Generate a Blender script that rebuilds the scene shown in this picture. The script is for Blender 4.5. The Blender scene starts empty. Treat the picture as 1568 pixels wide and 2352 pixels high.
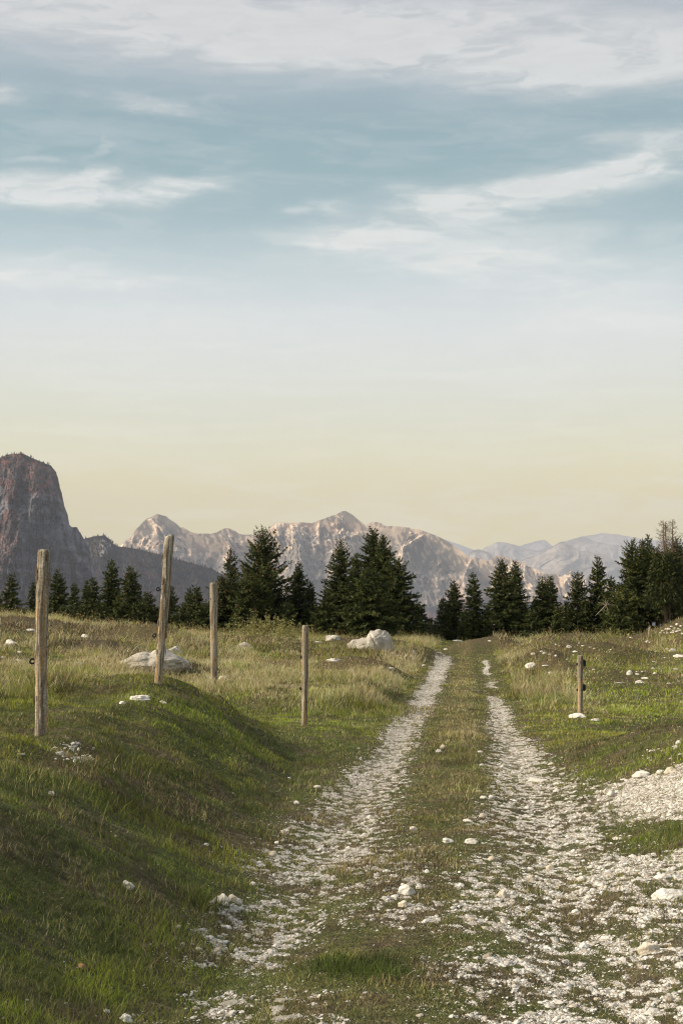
import bpy, math, random
import numpy as np
from mathutils import Vector
R = math.radians
scene = bpy.context.scene
COL = scene.collection
PI = math.pi

# ------------------------------------------------------------------ helpers
def tag(o, label=None, cat=None, group=None, kind=None):
    if label: o['label'] = label
    if cat: o['category'] = cat
    if group: o['group'] = group
    if kind: o['kind'] = kind
    return o

def np_mesh(name, V, polys, smooth=False, col=None, attrs=None):
    """polys: list of (n,k) index arrays, one per polygon size k"""
    me = bpy.data.meshes.new(name)
    V = np.ascontiguousarray(V, dtype=np.float32)
    me.vertices.add(len(V)); me.vertices.foreach_set('co', V.ravel())
    polys = [np.asarray(p, dtype=np.int32) for p in polys if len(p)]
    loops = np.concatenate([p.ravel() for p in polys])
    tot = np.concatenate([np.full(len(p), p.shape[1], np.int32) for p in polys])
    start = np.concatenate([[0], np.cumsum(tot)[:-1]]).astype(np.int32)
    me.loops.add(len(loops)); me.loops.foreach_set('vertex_index', loops)
    me.polygons.add(len(tot)); me.polygons.foreach_set('loop_start', start)
    me.polygons.foreach_set('loop_total', tot)
    if smooth: me.polygons.foreach_set('use_smooth', np.ones(len(tot), dtype=bool))
    else: me.polygons.foreach_set('use_smooth', np.zeros(len(tot), dtype=bool))
    if col is not None:
        a = me.color_attributes.new('Col', 'FLOAT_COLOR', 'POINT')
        c = np.ones((len(V), 4), np.float32); c[:, :3] = col
        a.data.foreach_set('color', c.ravel())
    for k, v in (attrs or {}).items():
        a = me.attributes.new(k, 'FLOAT', 'POINT')
        a.data.foreach_set('value', np.ascontiguousarray(v, np.float32))
    me.update(calc_edges=True)
    return me

def link(name, me, mat=None, parent=None, loc=(0, 0, 0)):
    o = bpy.data.objects.new(name, me)
    COL.objects.link(o)
    if mat is not None and me is not None:
        me.materials.clear(); me.materials.append(mat)
    o.location = loc
    if parent is not None: o.parent = parent
    return o

def empty(name, loc):
    o = bpy.data.objects.new(name, None); COL.objects.link(o); o.location = loc
    o.empty_display_size = .2
    return o

# ------------------------------------------------------------------ vector noise
def _hash(ix, iy, iz, seed):
    with np.errstate(over='ignore'):
        h = (ix.astype(np.int64) * 374761393 + iy.astype(np.int64) * 668265263 + iz.astype(np.int64) * 2147483647 + seed * 974634777)
        h = (h ^ (h >> 13)) & 0xffffffff
        h = (h * 1274126177) & 0xffffffff
        h = h ^ (h >> 16)
        h = (h * 2246822519) & 0xffffffff
        h = h ^ (h >> 15)
    return (h & 0xffffff) / float(0xffffff) * 2 - 1

def noise3(x, y, z=0.0, seed=0):
    x, y, z = np.broadcast_arrays(np.asarray(x, float), np.asarray(y, float), np.asarray(z, float))
    ix, iy, iz = np.floor(x), np.floor(y), np.floor(z)
    fx, fy, fz = x - ix, y - iy, z - iz
    u, v, w = [f * f * f * (f * (f * 6 - 15) + 10) for f in (fx, fy, fz)]
    out = 0
    flat = (z.size and np.all(z == z.flat[0]))
    for dz in ((0,) if flat else (0, 1)):
        wz = 1 if flat else (w if dz else 1 - w)
        for dy in (0, 1):
            wy = v if dy else 1 - v
            for dx in (0, 1):
                wx = u if dx else 1 - u
                out = out + _hash(ix + dx, iy + dy, iz + dz, seed) * wx * wy * wz
    return out

def fbm(x, y, z=0.0, seed=0, octv=4, lac=2.03, gain=.5):
    s = 0; a = 1; t = 0
    for i in range(octv):
        s = s + a * noise3(np.asarray(x) * lac**i + 17.3 * i, np.asarray(y) * lac**i - 9.1 * i, np.asarray(z) * lac**i, seed + i * 7)
        t += a; a *= gain
    return s / t

def ridged(x, y, z=0.0, seed=0, octv=4, lac=2.03, gain=.5):
    s = 0; a = 1; t = 0
    for i in range(octv):
        s = s + a * (1 - np.abs(noise3(np.asarray(x) * lac**i + 17.3 * i, np.asarray(y) * lac**i - 9.1 * i, np.asarray(z) * lac**i, seed + i * 7)) * 2)
        t += a; a *= gain
    return s / t

def sst(a, b, t):
    t = np.clip((np.asarray(t, float) - a) / (b - a), 0, 1)
    return t * t * (3 - 2 * t)

# ------------------------------------------------------------------ camera
CAMZ = 1.75
PITCH = math.atan(254 / 3266)
cam_d = bpy.data.cameras.new('camera'); cam = bpy.data.objects.new('camera', cam_d); COL.objects.link(cam)
cam.location = (0, 0, CAMZ); cam.rotation_euler = (PI / 2 + PITCH, 0, 0)
cam_d.sensor_width = 36; cam_d.sensor_fit = 'AUTO'; cam_d.lens = 50
cam_d.clip_start = .1; cam_d.clip_end = 200000
scene.camera = cam

def ray(px, py):
    """direction through photo position (1568 x 2352 units), arrays allowed"""
    a = (np.asarray(px, float) - 784) / 3266; b = (1176 - np.asarray(py, float)) / 3266
    c, s = math.cos(PITCH), math.sin(PITCH)
    d = np.stack(np.broadcast_arrays(a, c - b * s, s + b * c), -1)
    return d

# ------------------------------------------------------------------ terrain
def XL(Y): return -.5 + .094 * (Y - 7.4)
def XR(Y): return 1.28 + .0875 * (Y - 7.4)

_CA = np.array([-.6, -.24, -.179, -.118, -.087, -.026, .066, .158, .204, .24, .35, .7])
_CZ = np.array([2.6, 2.15, 1.62, 1.32, 1.05, .93, .74, .70, .95, 1.75, 2.6, 3.2])

def height(x, y, detail=True):
    x, y = np.broadcast_arrays(np.asarray(x, float), np.asarray(y, float))
    r = np.hypot(x, y)
    Y = np.maximum(y, 4.0)
    a = x / np.maximum(y, 20.0)
    zc = np.interp(a, _CA, _CZ)
    # left bank and meadow
    zl = np.interp(Y, [4, 8, 10, 13, 17.8, 20, 23, 27, 32, 60], [.66, .72, .74, .78, 1.0, .95, .80, .55, .52, .5])
    xt = np.interp(Y, [5, 20, 24, 27, 32], [-.62, -.58, -1.1, -1.8, -3.0])
    xp = np.interp(Y, [5, 20, 24, 27, 32], [-2.6, -2.4, -2.8, -4.0, -6.0])
    t = np.clip((xt - x) / (xt - xp), 0, 1)
    bank = .45 * t * t * (3 - 2 * t) + .55 * sst(-.06, 1.06, t) * .5 + .55 * .5 * t
    # meadow left of the ruts beyond the short turf
    xl = XL(np.maximum(Y, 0)); xr = XR(np.maximum(Y, 0))
    rise = .30 * sst(27.2, 30.0, Y + .4 * noise3(x * .7, y * .0, 0, 5)) * (1 - sst(xl - 1.4, xl - .5, x))
    rise = rise + .22 * sst(30, 36, Y) * sst(xr + 1.0, xr + 2.2, x)
    zn = np.maximum(bank * zl, rise)
    # gravelly slope on the right
    zr = .50 * sst(2.15, 4.2, x - .02 * (Y - 12)) * sst(5, 9, Y) * (1 - sst(17, 22, Y))
    zn = zn + zr + .25 * sst(3.5, 8, x) * sst(22, 40, Y) * .3
    w = np.clip((r - 30) / 46, 0, 1)
    z = zn * (1 - w) + zc * w
    # mounds (x, y, sx, sy, h)
    for mx, my, sx, sy, h in MOUNDS:
        z = z + h * np.exp(-((x - mx) / sx) ** 2 - ((y - my) / sy) ** 2)
    # ruts
    onpath = np.exp(-((x - (xl + xr) / 2) / 1.7) ** 4)
    rut = np.exp(-((x - xl) / .34) ** 2) + np.exp(-((x - xr) / .34) ** 2)
    z = z - .055 * rut * (1 - w)
    if detail:
        k = (1 - .85 * onpath * (1 - w * .3))
        near = 1 - sst(90, 160, r)
        z = z + near * (k * (.10 * fbm(x / 4.2, y / 4.2, 0, 3, 2) + .055 * fbm(x / 1.1, y / 1.1, 0, 11, 3))
                        + .010 * fbm(x / .22, y / .22, 0, 21, 2) + .012 * fbm(x / .6, y / .6, 0, 31, 2))
        z = z + near * sst(26, 40, Y) * k * .16 * fbm(x / 2.4, y / 3.2, 0, 41, 2)
        z = z + near * bank * (1 - onpath) * (  .065 * fbm(x / .55, y / .7, 0, 61, 2) + .06 * np.minimum(0, fbm(x / 1.5, y / .9, 0, 63, 2)))
        # creases and little terraces on the bank face
        face = bank * (1 - bank) * 4
        z = z + near * face * (.12 * ridged(x / 1.3, y / 2.0 + x * .3, 0, 51, 2) - .03)
    # beyond the crest the plateau falls away to the valley
    f = np.maximum(r - 78, 0)
    z = z - .0007 * np.minimum(f, 60) ** 2 - .05 * np.clip(f, 0, 60) * .5
    f2 = np.maximum(r - 138, 0)
    z = z - 420 * (1 - np.exp(-f2 / 900.0)) 
    return z
MOUNDS = [(6.6, 62, 1.9, 2.0, 0.62), (7.6, 50, 1.17, 1.28, 0.58), (9.4, 50, 1.01, 1.12, 0.49), (10.5, 66, 2.34, 2.0, 0.69), (6.3, 46, 1.17, 1.04, 0.43), (1.3, 57.5, 2.4, 2.2, 0.58), (3.0, 52, 0.9, 1.6, 0.43), (-3.8, 56, 2.4, 2.5, 0.49), (-11, 50, 5, 6, 0.69), (8.6, 44, 0.94, 0.8, 0.47), (11.5, 47, 1.17, 0.88, 0.58), (8.2, 56, 1.4, 1.04, 0.69), (13.2, 56, 1.72, 1.2, 0.78), (11, 39, 1.01, 0.64, 0.35), (9.6, 34, 1.01, 0.64, 0.3), (5.6, 39, 0.7, 0.72, 0.31), (-7.5, 42, 2, 1.4, 0.39), (-4.6, 36, 1.5, 1.2, 0.35), (0.4, 40, 1.2, 1.2, 0.39), (5.2, 24, 1.6, 1.2, -0.05), (4.5, 15.2, 0.9, 1.6, 0.16), (-2.9, 11, 1.2, 0.9, 0.08), (0.2, 50, 2.5, 2, 0.31), (12.5, 62, 1.6, 1.3, 0.45), (15, 60, 1.8, 1.2, 0.4), (7.0, 35.5, 0.9, 0.6, 0.22), (12.0, 43, 1.1, 0.8, 0.3), (13.5, 50, 1.2, 0.9, 0.4), (-13.5, 44, 1.6, 1.1, 0.35), (-6.5, 50, 1.4, 1.1, 0.4), (-9.5, 36, 1.3, 0.9, 0.3)]

def world_pt(px, py, rmin=3.0, rmax=120):
    """point of the ground seen at a photo position"""
    d = ray(px, py)
    t = np.concatenate([np.arange(rmin, 30, .02), np.arange(30, rmax, .06)])
    P = d[None, :] * t[:, None]
    g = height(P[:, 0], P[:, 1], True) - (P[:, 2] + CAMZ)
    i = np.argmax(g > 0)
    if not (g > 0).any(): i = np.argmin(np.abs(g))
    return P[i, 0], P[i, 1], float(height(P[i, 0], P[i, 1])), t[i]

def world_pts(L): return [world_pt(a, b)[:2] for a, b in L]

def poly_sd(x, y, poly):
    """signed distance to a polygon, positive inside"""
    P = np.asarray(poly, float); n = len(P)
    best = np.full(np.shape(x), 1e9); inside = np.zeros(np.shape(x), bool)
    for i in range(n):
        ax, ay = P[i]; bx, by = P[(i + 1) % n]
        dx, dy = bx - ax, by - ay
        t = np.clip(((x - ax) * dx + (y - ay) * dy) / (dx * dx + dy * dy + 1e-9), 0, 1)
        best = np.minimum(best, np.hypot(x - ax - t * dx, y - ay - t * dy))
        c = ((ay > y) != (by > y)) & (x < (bx - ax) * (y - ay) / (by - ay + 1e-12) + ax)
        inside ^= c
    return np.where(inside, best, -best)

# gravel field outlines, first read off the photograph and then fixed on the ground
GF = [np.array(world_pts(L)) for L in (
    [(1235, 1765), (1330, 1838), (1400, 1812), (1470, 1778), (1568, 1762), (1760, 1745), (2050, 1745), (2400, 2000), (2400, 2500), (1120, 2500), (1085, 2330), (1060, 2200), (1010, 2080), (1010, 1990), (1130, 1935), (1150, 1850), (1180, 1790)],
    [(1385, 1905), (1470, 1886), (1568, 1880), (1700, 1885), (1700, 1945), (1568, 1952), (1450, 1966), (1360, 1950)],   # turf inside it
    [(560, 2070), (800, 1985), (830, 2030), (740, 2090), (700, 2190), (600, 2220), (450, 2220), (430, 2170), (520, 2140)],
    [(410, 2300), (560, 2270), (800, 2300), (720, 2420), (330, 2420)],
    [(800, 1960), (1010, 1940), (1040, 2110), (980, 2150), (800, 2120)],
    [(110, 1715), (150, 1695), (215, 1720), (235, 1745), (190, 1755), (140, 1745)],
)]

def gravel_mask(x, y):
    x, y = np.broadcast_arrays(np.asarray(x, float), np.asarray(y, float))
    Y = np.maximum(y, 3)
    wob = .12 * noise3(y * .8, x * 0 + 3.3, 0, 71) + .05 * noise3(y * 3.1, x * 2, 0, 72)
    wl = np.interp(Y, [6, 9.3, 10.6, 12, 16, 20, 26, 35, 49], [.03, .06, .55, .52, .40, .31, .24, .20, .15])
    wr = np.interp(Y, [6, 9, 12, 16, 20, 26, 35, 49], [.7, .62, .52, .42, .33, .24, .15, .10])
    g = np.exp(-(np.abs(x + wob * .6 - XL(Y)) / np.maximum(wl, .3)) ** 3) * sst(8.7, 10.4, Y)
    # the right rut is greened over in places
    k = 1 - .95 * (sst(33.5, 34.5, Y) * (1 - sst(36, 37, Y))) - .8 * sst(38, 39.5, Y) * (1 - sst(42, 43, Y))
    g = np.maximum(g, .92 * k * np.exp(-(np.abs(x + wob * .6 - XR(Y)) / wr) ** 3))
    g = g * (.60 + .36 * sst(11, 20, Y))
    g = g * (1 - sst(50, 54, Y)) * (1 - .12 * sst(9, 30, Y))
    g = g * (1 + .12 * sst(25, 35, Y))
    m0 = sst(-.35, .30, poly_sd(x, y, GF[0]) + .25 * noise3(x * 1.5, y * 1.5, 0, 73))
    m0 = m0 * (1 - sst(-.12, .15, poly_sd(x, y, GF[1])))
    # pale bank at the right is nearly bare stone
    bare = sst(2.3, 3.0, x) * sst(9.5, 11, Y) * (1 - sst(14.5, 15.5, Y))
    g = np.maximum(g, m0 * (.56 + .50 * bare + .13 * sst(1.4, 2.0, x)))
    g = np.maximum(g, .40 * sst(-.2, .15, poly_sd(x, y, GF[2]) + .15 * noise3(x * 3, y * 3, 0, 74)))
    g = np.maximum(g, .27 * sst(-.15, .15, poly_sd(x, y, GF[3]) + .15 * noise3(x * 3, y * 3, 0, 75)))
    g = np.maximum(g, .36 * sst(-.3, .3, poly_sd(x, y, GF[4])))
    g = np.maximum(g, .40 * sst(-.1, .1, poly_sd(x, y, GF[5])))
    return g

def cover(x, y):
    """>0.5: loose stone, <0.5: turf"""
    g = gravel_mask(x, y)
    r = np.hypot(x, y)
    n = 1.40 * (1 - .5 * sst(20, 40, r)) * fbm(x / .060, y / .08, 0, 81, 2) + .20 * fbm(x / .22, y / .30, 0, 83, 2) + .34 * fbm(x / 1.3, y / 1.5, 0, 85, 2)
    return np.where(g > .015, .10 + .62 * g + n * (.25 + .75 * np.minimum(1, g * 2.2)) * .62, n * .10), g

def dry_mask(x, y):
    """straw-coloured tall grass"""
    r = np.hypot(x, y); Y = y
    n = fbm(x / 2.6, y / 4.0, 0, 91, 3)
    xl, xr = XL(np.maximum(Y, 0)), XR(np.maximum(Y, 0))
    left = sst(27.0, 29.0, Y + .8 * n) * (1 - sst(xl - .9, xl - .4, x))
    leftbank = sst(-2.9, -3.8, x) * sst(14.5, 18, Y)
    right = sst(26, 33, Y) * sst(xr + .35, xr + .7, x) * (1 - sst(xr + 1.5, xr + 2.6, x))
    rfield = .55 * sst(36, 48, Y) * sst(xr + .5, xr + 1, x)
    rfield2 = .25 * sst(24, 34, Y) * sst(xr + .5, xr + 1, x)
    mid = .42 * sst(11, 18, Y) * sst(xl + .35, xl + .7, x) * (1 - sst(xr - .6, xr - .3, x))
    m = np.maximum.reduce([left, leftbank, right, rfield, rfield2, mid])
    n2 = fbm(x / 1.1, y / 1.7, 0, 93, 3)
    return np.clip(m * (.66 + 1.6 * n + 1.0 * n2), 0, 1), m

def tall_mask(x, y):
    d, m = dry_mask(x, y)
    Y = y
    xl, xr = XL(np.maximum(Y, 0)), XR(np.maximum(Y, 0))
    path = sst(xl - .5, xl - .2, x) * (1 - sst(xr + .2, xr + .45, x))
    return np.clip(m * (1 - .8 * path) * (.60 + 1.8 * fbm(x / 1.7, y / 2.6, 0, 95, 3)), 0, 1)

def heath_mask(x, y):
    """low brown heather and bare earth on the hummocks"""
    n = fbm(x / 2.2, y / 3.4, 0, 101, 3)
    r = np.hypot(x, y)
    m = sst(.18, .42, n) * sst(28, 40, y) * sst(0, 2, x - XR(np.maximum(y, 0)))
    for mx, my, sx, sy, h in [q for q in MOUNDS if q[1] > 30]:
        m = np.maximum(m, (.85 + .6 * n) * np.exp(-((x - mx) / (sx * 1.1)) ** 2 - ((y - my) / (sy * 1.1)) ** 2))
    m = np.maximum(m, .9 * sst(.1, .5, n + .5) * np.exp(-((x - 4.4) / 1.0) ** 2 - ((y - 17.2) / 1.6) ** 2))
    m = np.maximum(m, .6 * sst(.16, .42, fbm(x / 1.8, y / 3.0, 0, 105, 3)) * sst(26, 34, y) * (1 - sst(-1.2, -.5, x - XL(np.maximum(y, 0)))))
    return np.clip(m, 0, 1)
HAZE_ON = True; EXPOSURE = 0.75
# ------------------------------------------------------------------ node helper
class NT:
    def __init__(s, tree): s.t = tree; s.n = tree.nodes; s.l = tree.links
    def new(s, typ, **kw):
        n = s.n.new(typ)
        for k, v in kw.items(): setattr(n, k, v)
        return n
    def put(s, sock, v):
        if isinstance(v, bpy.types.NodeSocket): s.l.new(v, sock)
        elif v is not None: sock.default_value = v
    def m(s, op, a, b=None, c=None, clamp=False):
        n = s.new('ShaderNodeMath', operation=op, use_clamp=clamp)
        for i, v in enumerate((a, b, c)):
            if v is not None: s.put(n.inputs[i], v)
        return n.outputs[0]
    def mr(s, v, a, b, c=0.0, d=1.0, smooth=True):
        n = s.new('ShaderNodeMapRange', interpolation_type='SMOOTHSTEP' if smooth else 'LINEAR')
        for i, x in enumerate((v, a, b, c, d)): s.put(n.inputs[i], x)
        return n.outputs[0]
    def mix(s, f, a, b, blend='MIX'):
        n = s.new('ShaderNodeMix', data_type='RGBA', blend_type=blend)
        s.put(n.inputs[0], f); s.put(n.inputs[6], a); s.put(n.inputs[7], b)
        return n.outputs[2]
    def xyz(s, x, y, z):
        n = s.new('ShaderNodeCombineXYZ')
        for i, v in enumerate((x, y, z)): s.put(n.inputs[i], v)
        return n.outputs[0]
    def noise(s, vec, scale=1, detail=3, rough=.5, dist=0, lac=2.0):
        n = s.new('ShaderNodeTexNoise')
        s.put(n.inputs['Vector'], vec); s.put(n.inputs['Scale'], scale); s.put(n.inputs['Detail'], detail)
        s.put(n.inputs['Roughness'], rough); s.put(n.inputs['Distortion'], dist); s.put(n.inputs['Lacunarity'], lac)
        return n.outputs[0]
    def ramp(s, v, stops, interp='LINEAR'):
        n = s.new('ShaderNodeValToRGB'); cr = n.color_ramp; cr.interpolation = interp
        while len(cr.elements) > 1: cr.elements.remove(cr.elements[-1])
        for i, (p, c) in enumerate(stops):
            e = cr.elements[0] if i == 0 else cr.elements.new(p)
            e.position = p; e.color = (c[0], c[1], c[2], 1)
        s.put(n.inputs[0], v)
        return n.outputs[0]

def srgb(r, g, b):
    return tuple(((c / 255 + .055) / 1.055) ** 2.4 if c > 10 else c / 255 / 12.92 for c in (r, g, b))

SUN_AZ = R(-99)     # clockwise from +Y, so the sun stands to the left and a little behind
SUN_EL = R(30)

def build_world():
    w = bpy.data.worlds.new('World'); scene.world = w; w.use_nodes = True
    t = w.node_tree; t.nodes.clear(); N = NT(t)
    tc = N.new('ShaderNodeTexCoord')
    sep = N.new('ShaderNodeSeparateXYZ'); t.links.new(tc.outputs['Generated'], sep.inputs[0])
    X, Y, Z = sep.outputs
    el = N.m('MULTIPLY', N.m('ARCSINE', Z), 180 / PI)          # elevation in degrees
    az = N.m('MULTIPLY', N.m('ARCTAN2', X, Y), 180 / PI)       # azimuth in degrees, 0 = straight ahead
    sky = N.new('ShaderNodeTexSky', sky_type='NISHITA')
    sky.sun_disc = False; sky.sun_elevation = SUN_EL; sky.sun_rotation = SUN_AZ
    sky.altitude = 1500; sky.air_density = 1.0; sky.dust_density = 1.0; sky.ozone_density = 1.5
    ST = .1
    # slow warps so that every cloud edge wanders
    v1 = N.xyz(N.m('MULTIPLY', az, .055), N.m('MULTIPLY', el, .16), 3.1)
    wa = N.m('SUBTRACT', N.noise(v1, 1, 3, .5), .5)
    v2 = N.xyz(N.m('MULTIPLY', az, .055), N.m('MULTIPLY', el, .16), 9.7)
    wb = N.m('SUBTRACT', N.noise(v2, 1, 3, .5), .5)
    azw = N.m('MULTIPLY_ADD', wa, 5.0, az)
    elw = N.m('MULTIPLY_ADD', wb, SKYWARP, el)
    v3 = N.xyz(N.m('MULTIPLY', az, .30), N.m('MULTIPLY', el, .95), 21.3)
    v4 = N.xyz(N.m('MULTIPLY', az, .30), N.m('MULTIPLY', el, .95), 33.1)
    azw = N.m('MULTIPLY_ADD', N.m('SUBTRACT', N.noise(v3, 1, 4, .6), .5), 5.5, azw)
    elc = N.m('MULTIPLY_ADD', N.m('SUBTRACT', N.noise(v4, 1, 4, .62), .5), 1.15, elw)
    # veil: thin high cloud, its colour by elevation
    e = N.m('DIVIDE', elw, 30.0, clamp=True)
    veil = N.ramp(e, [(k / 30.0, tuple(v / 2 for v in unhaze(k, c))) for k, c in VEIL])
    base = N.mix(.94, sky.outputs[0], N.mix(1.0, veil, (2 / ST, 2 / ST, 2 / ST, 1), 'MULTIPLY'))
    # streak texture, long in azimuth
    fl = N.noise(N.xyz(N.m('MULTIPLY', azw, .16), N.m('MULTIPLY', elw, .85), 1.3), 1, 5, .58, .6)
    fine = N.noise(N.xyz(N.m('MULTIPLY', azw, .50), N.m('MULTIPLY', elw, 1.9), 5.3), 1, 5, .6, .7)
    tex = N.m('ADD', N.m('MULTIPLY', fl, .6), N.m('MULTIPLY', fine, .4))
    cov = None
    for (a0, e0, sa, se, rot, amp, pw) in CLOUDS:
        da = N.m('SUBTRACT', azw, a0); de = N.m('SUBTRACT', elc, e0)
        c, s_ = math.cos(R(rot)), math.sin(R(rot))
        u = N.m('MULTIPLY_ADD', da, c / sa, N.m('MULTIPLY', de, s_ / sa))
        v = N.m('MULTIPLY_ADD', da, -s_ / se, N.m('MULTIPLY', de, c / se))
        d2 = N.m('ADD', N.m('MULTIPLY', u, u), N.m('MULTIPLY', v, v))
        g = N.m('MULTIPLY', N.m('EXPONENT', N.m('MULTIPLY', N.m('POWER', d2, pw), -1)), amp)
        cov = g if cov is None else N.m('ADD', cov, g)
    # outside the picture the same kind of cloud goes on everywhere
    out = N.mr(N.m('ABSOLUTE', az), 16, 30)
    cov = N.m('ADD', cov, N.m('MULTIPLY', out, .35))
    covt = N.m('MULTIPLY', cov, N.mr(tex, .30, .66, .30, 1.35))
    covt = N.m('MINIMUM', covt, .96)
    bands = N.mr(N.m('ADD', N.m('MULTIPLY', fl, .6), N.m('MULTIPLY', fine, .4)), .42, .66, 0, .27)      # faint overall streaks
    bands = N.m('MULTIPLY', bands, N.mr(el, 3, 12, 1.9, .8))
    covt = N.m('MAXIMUM', covt, bands)
    ccol = N.ramp(N.m('DIVIDE', el, 30.0, clamp=True), [(k / 30.0, tuple(v / 2 for v in unhaze(k, c))) for k, c in CLOUDCOL])
    shade = N.mr(fine, .3, .7, .93, 1.03)
    ccol = N.mix(1.0, ccol, N.xyz(*(N.m('DIVIDE', shade, ST / 2),) * 3), 'MULTIPLY')
    colr = N.mix(covt, base, ccol)
    # ground half of the sphere
    colr = N.mix(N.mr(el, -3, -.2, 1, 0), colr, (.16 / ST, .16 / ST, .13 / ST, 1))
    bg = N.new('ShaderNodeBackground'); t.links.new(colr, bg.inputs[0]); bg.inputs[1].default_value = ST * WORLD_GAIN
    o = N.new('ShaderNodeOutputWorld'); t.links.new(bg.outputs[0], o.inputs[0])
    w.cycles.sampling_method = 'MANUAL'; w.cycles.sample_map_resolution = 1024

# photo y (2352 units) -> elevation: 4.45 + atan((1176-y)/3266)
def pe(y): return math.degrees(PITCH + math.atan((1176 - y) / 3266))
def pa(x): return math.degrees(math.atan((x - 784) / 3266))
WORLD_GAIN = 1.0
HAZE_D = 4.2e-5
AIR = (.325, .335, .352)      # what the haze itself adds at full depth
def unhaze(el, c):
    """radiance the open sky needs above the haze to look like c through it"""
    path = min(37000 / math.cos(R(el)), 3200 / math.sin(R(max(el, .5))))
    T = math.exp(-HAZE_D * path)
    return tuple(max(.02, (v / 2 ** EXPOSURE - (1 - T) * s) / T) for v, s in zip(srgb(*c), AIR))
SKYWARP = 1.3
VEIL = [(0, (216, 208, 181)), (pe(1150), (218, 210, 184)), (pe(1040), (222, 219, 197)), (pe(960), (221, 221, 206)), (pe(860), (222, 224, 217)),
        (pe(760), (221, 225, 224)), (pe(690), (213, 220, 222)), (pe(640), (204, 215, 218)), (pe(600), (193, 208, 212)), (pe(500), (170, 191, 197)), (pe(400), (159, 183, 190)),
        (pe(290), (156, 179, 187)), (pe(200), (163, 181, 190)), (pe(100), (180, 189, 196)), (30, (184, 191, 200))]
CLOUDCOL = [(0, (226, 219, 200)), (pe(1040), (229, 226, 211)), (pe(900), (231, 232, 226)), (pe(700), (229, 231, 230)), (pe(480), (221, 225, 225)), (pe(60), (214, 216, 218)), (30, (212, 212, 216))]
CLOUDS = [  # az, el, half-sizes, rotation, strength, power
    (pa(560), pe(62), 9.5, 1.25, -3, 1.05, 1.3), (pa(60), pe(30), 7, 1.15, -4, .95, 1.3), (pa(1380), pe(175), 5.5, .80, -2, .75, 1.1), (pa(900), pe(60), 5, 1.4, -2, .35, 1.1),
    (pa(1150), pe(100), 7, 1.5, 0, .60, 1.1), (pa(1540), pe(130), 3, 1.0, 6, .5, 1.1), (pa(300), pe(150), 7, .9, -2, .30, 1.1),
    (pa(50), pe(475), 4.2, .62, 2, .85, 1.1), (pa(30), pe(490), 3.0, .35, -2, .45, 1.2), (pa(350), pe(462), 3.2, .40, 8, .70, 1.1), (pa(440), pe(445), 1.8, .22, 10, .40, 1.1), (pa(210), pe(432), 1.4, .30, 16, .45, 1.0), (pa(60), pe(405), 1.4, .20, 3, .35, 1.0),
    (pa(20), pe(250), 1.0, .38, 0, .75, 1.1), (pa(300), pe(245), 2.6, .24, -2, .35, 1.0), (pa(440), pe(262), 1.8, .24, -5, .45, 1.0),
    (pa(230), pe(365), 1.0, .26, 45, .30, 1.0),
    (pa(980), pe(465), 1.6, .50, -8, .80, 1.1), (pa(1040), pe(485), 1.8, .5, 0, .40, 1.0), (pa(1230), pe(435), 4.4, .50, 8, .75, 1.1), (pa(1330), pe(420), 7.0, .9, 9, .30, 1.0), (pa(1500), pe(380), 3.2, .65, 12, .50, 1.0),
    (pa(770), pe(545), 2.8, .55, 6, .80, 1.1), (pa(860), pe(530), 3.5, .9, 10, .35, 1.0), (pa(705), pe(485), .7, .5, -20, .40, 1.0), (pa(1440), pe(328), 2.6, .28, -2, .40, 1.0), (pa(830), pe(435), 1.3, .3, 10, .30, 1.0),
    (pa(60), pe(658), 5.0, .48, 0, .70, 1.1), (pa(20), pe(620), 2.0, .30, 0, .40, 1.1), (pa(350), pe(652), 3.6, .18, 2, .55, 1.0), (pa(1250), pe(630), 6, 1.0, -3, .6, 1.2), (pa(140), pe(607), 1.6, .14, 0, .35, 1.0),
    (pa(650), pe(720), 9, .7, 2, .35, 1.2), (pa(1400), pe(740), 5, .7, 0, .45, 1.2), (pa(1100), pe(560), 5, 1.0, 8, .45, 1.1), (pa(400), pe(800), 8, .12, 1, .4, 1.0), (pa(600), pe(885), 7, .14, -1, .35, 1.0), (pa(1100), pe(850), 6, .15, 3, .3, 1.0), (pa(300), pe(1000), 8, .2, 0, .3, 1.0),
]

def build_light():
    L = bpy.data.lights.new('sun', 'SUN'); L.energy = SUN_E; L.angle = R(SUN_ANG); L.color = (1.0, .84, .62)
    o = bpy.data.objects.new('sun', L); COL.objects.link(o)
    d = Vector((math.sin(SUN_AZ) * math.cos(SUN_EL), math.cos(SUN_AZ) * math.cos(SUN_EL), math.sin(SUN_EL)))
    o.rotation_euler = d.to_track_quat('Z', 'Y').to_euler()
    o.location = (-20, -8, 15)
SUN_E = 5.0; SUN_ANG = 26

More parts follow.
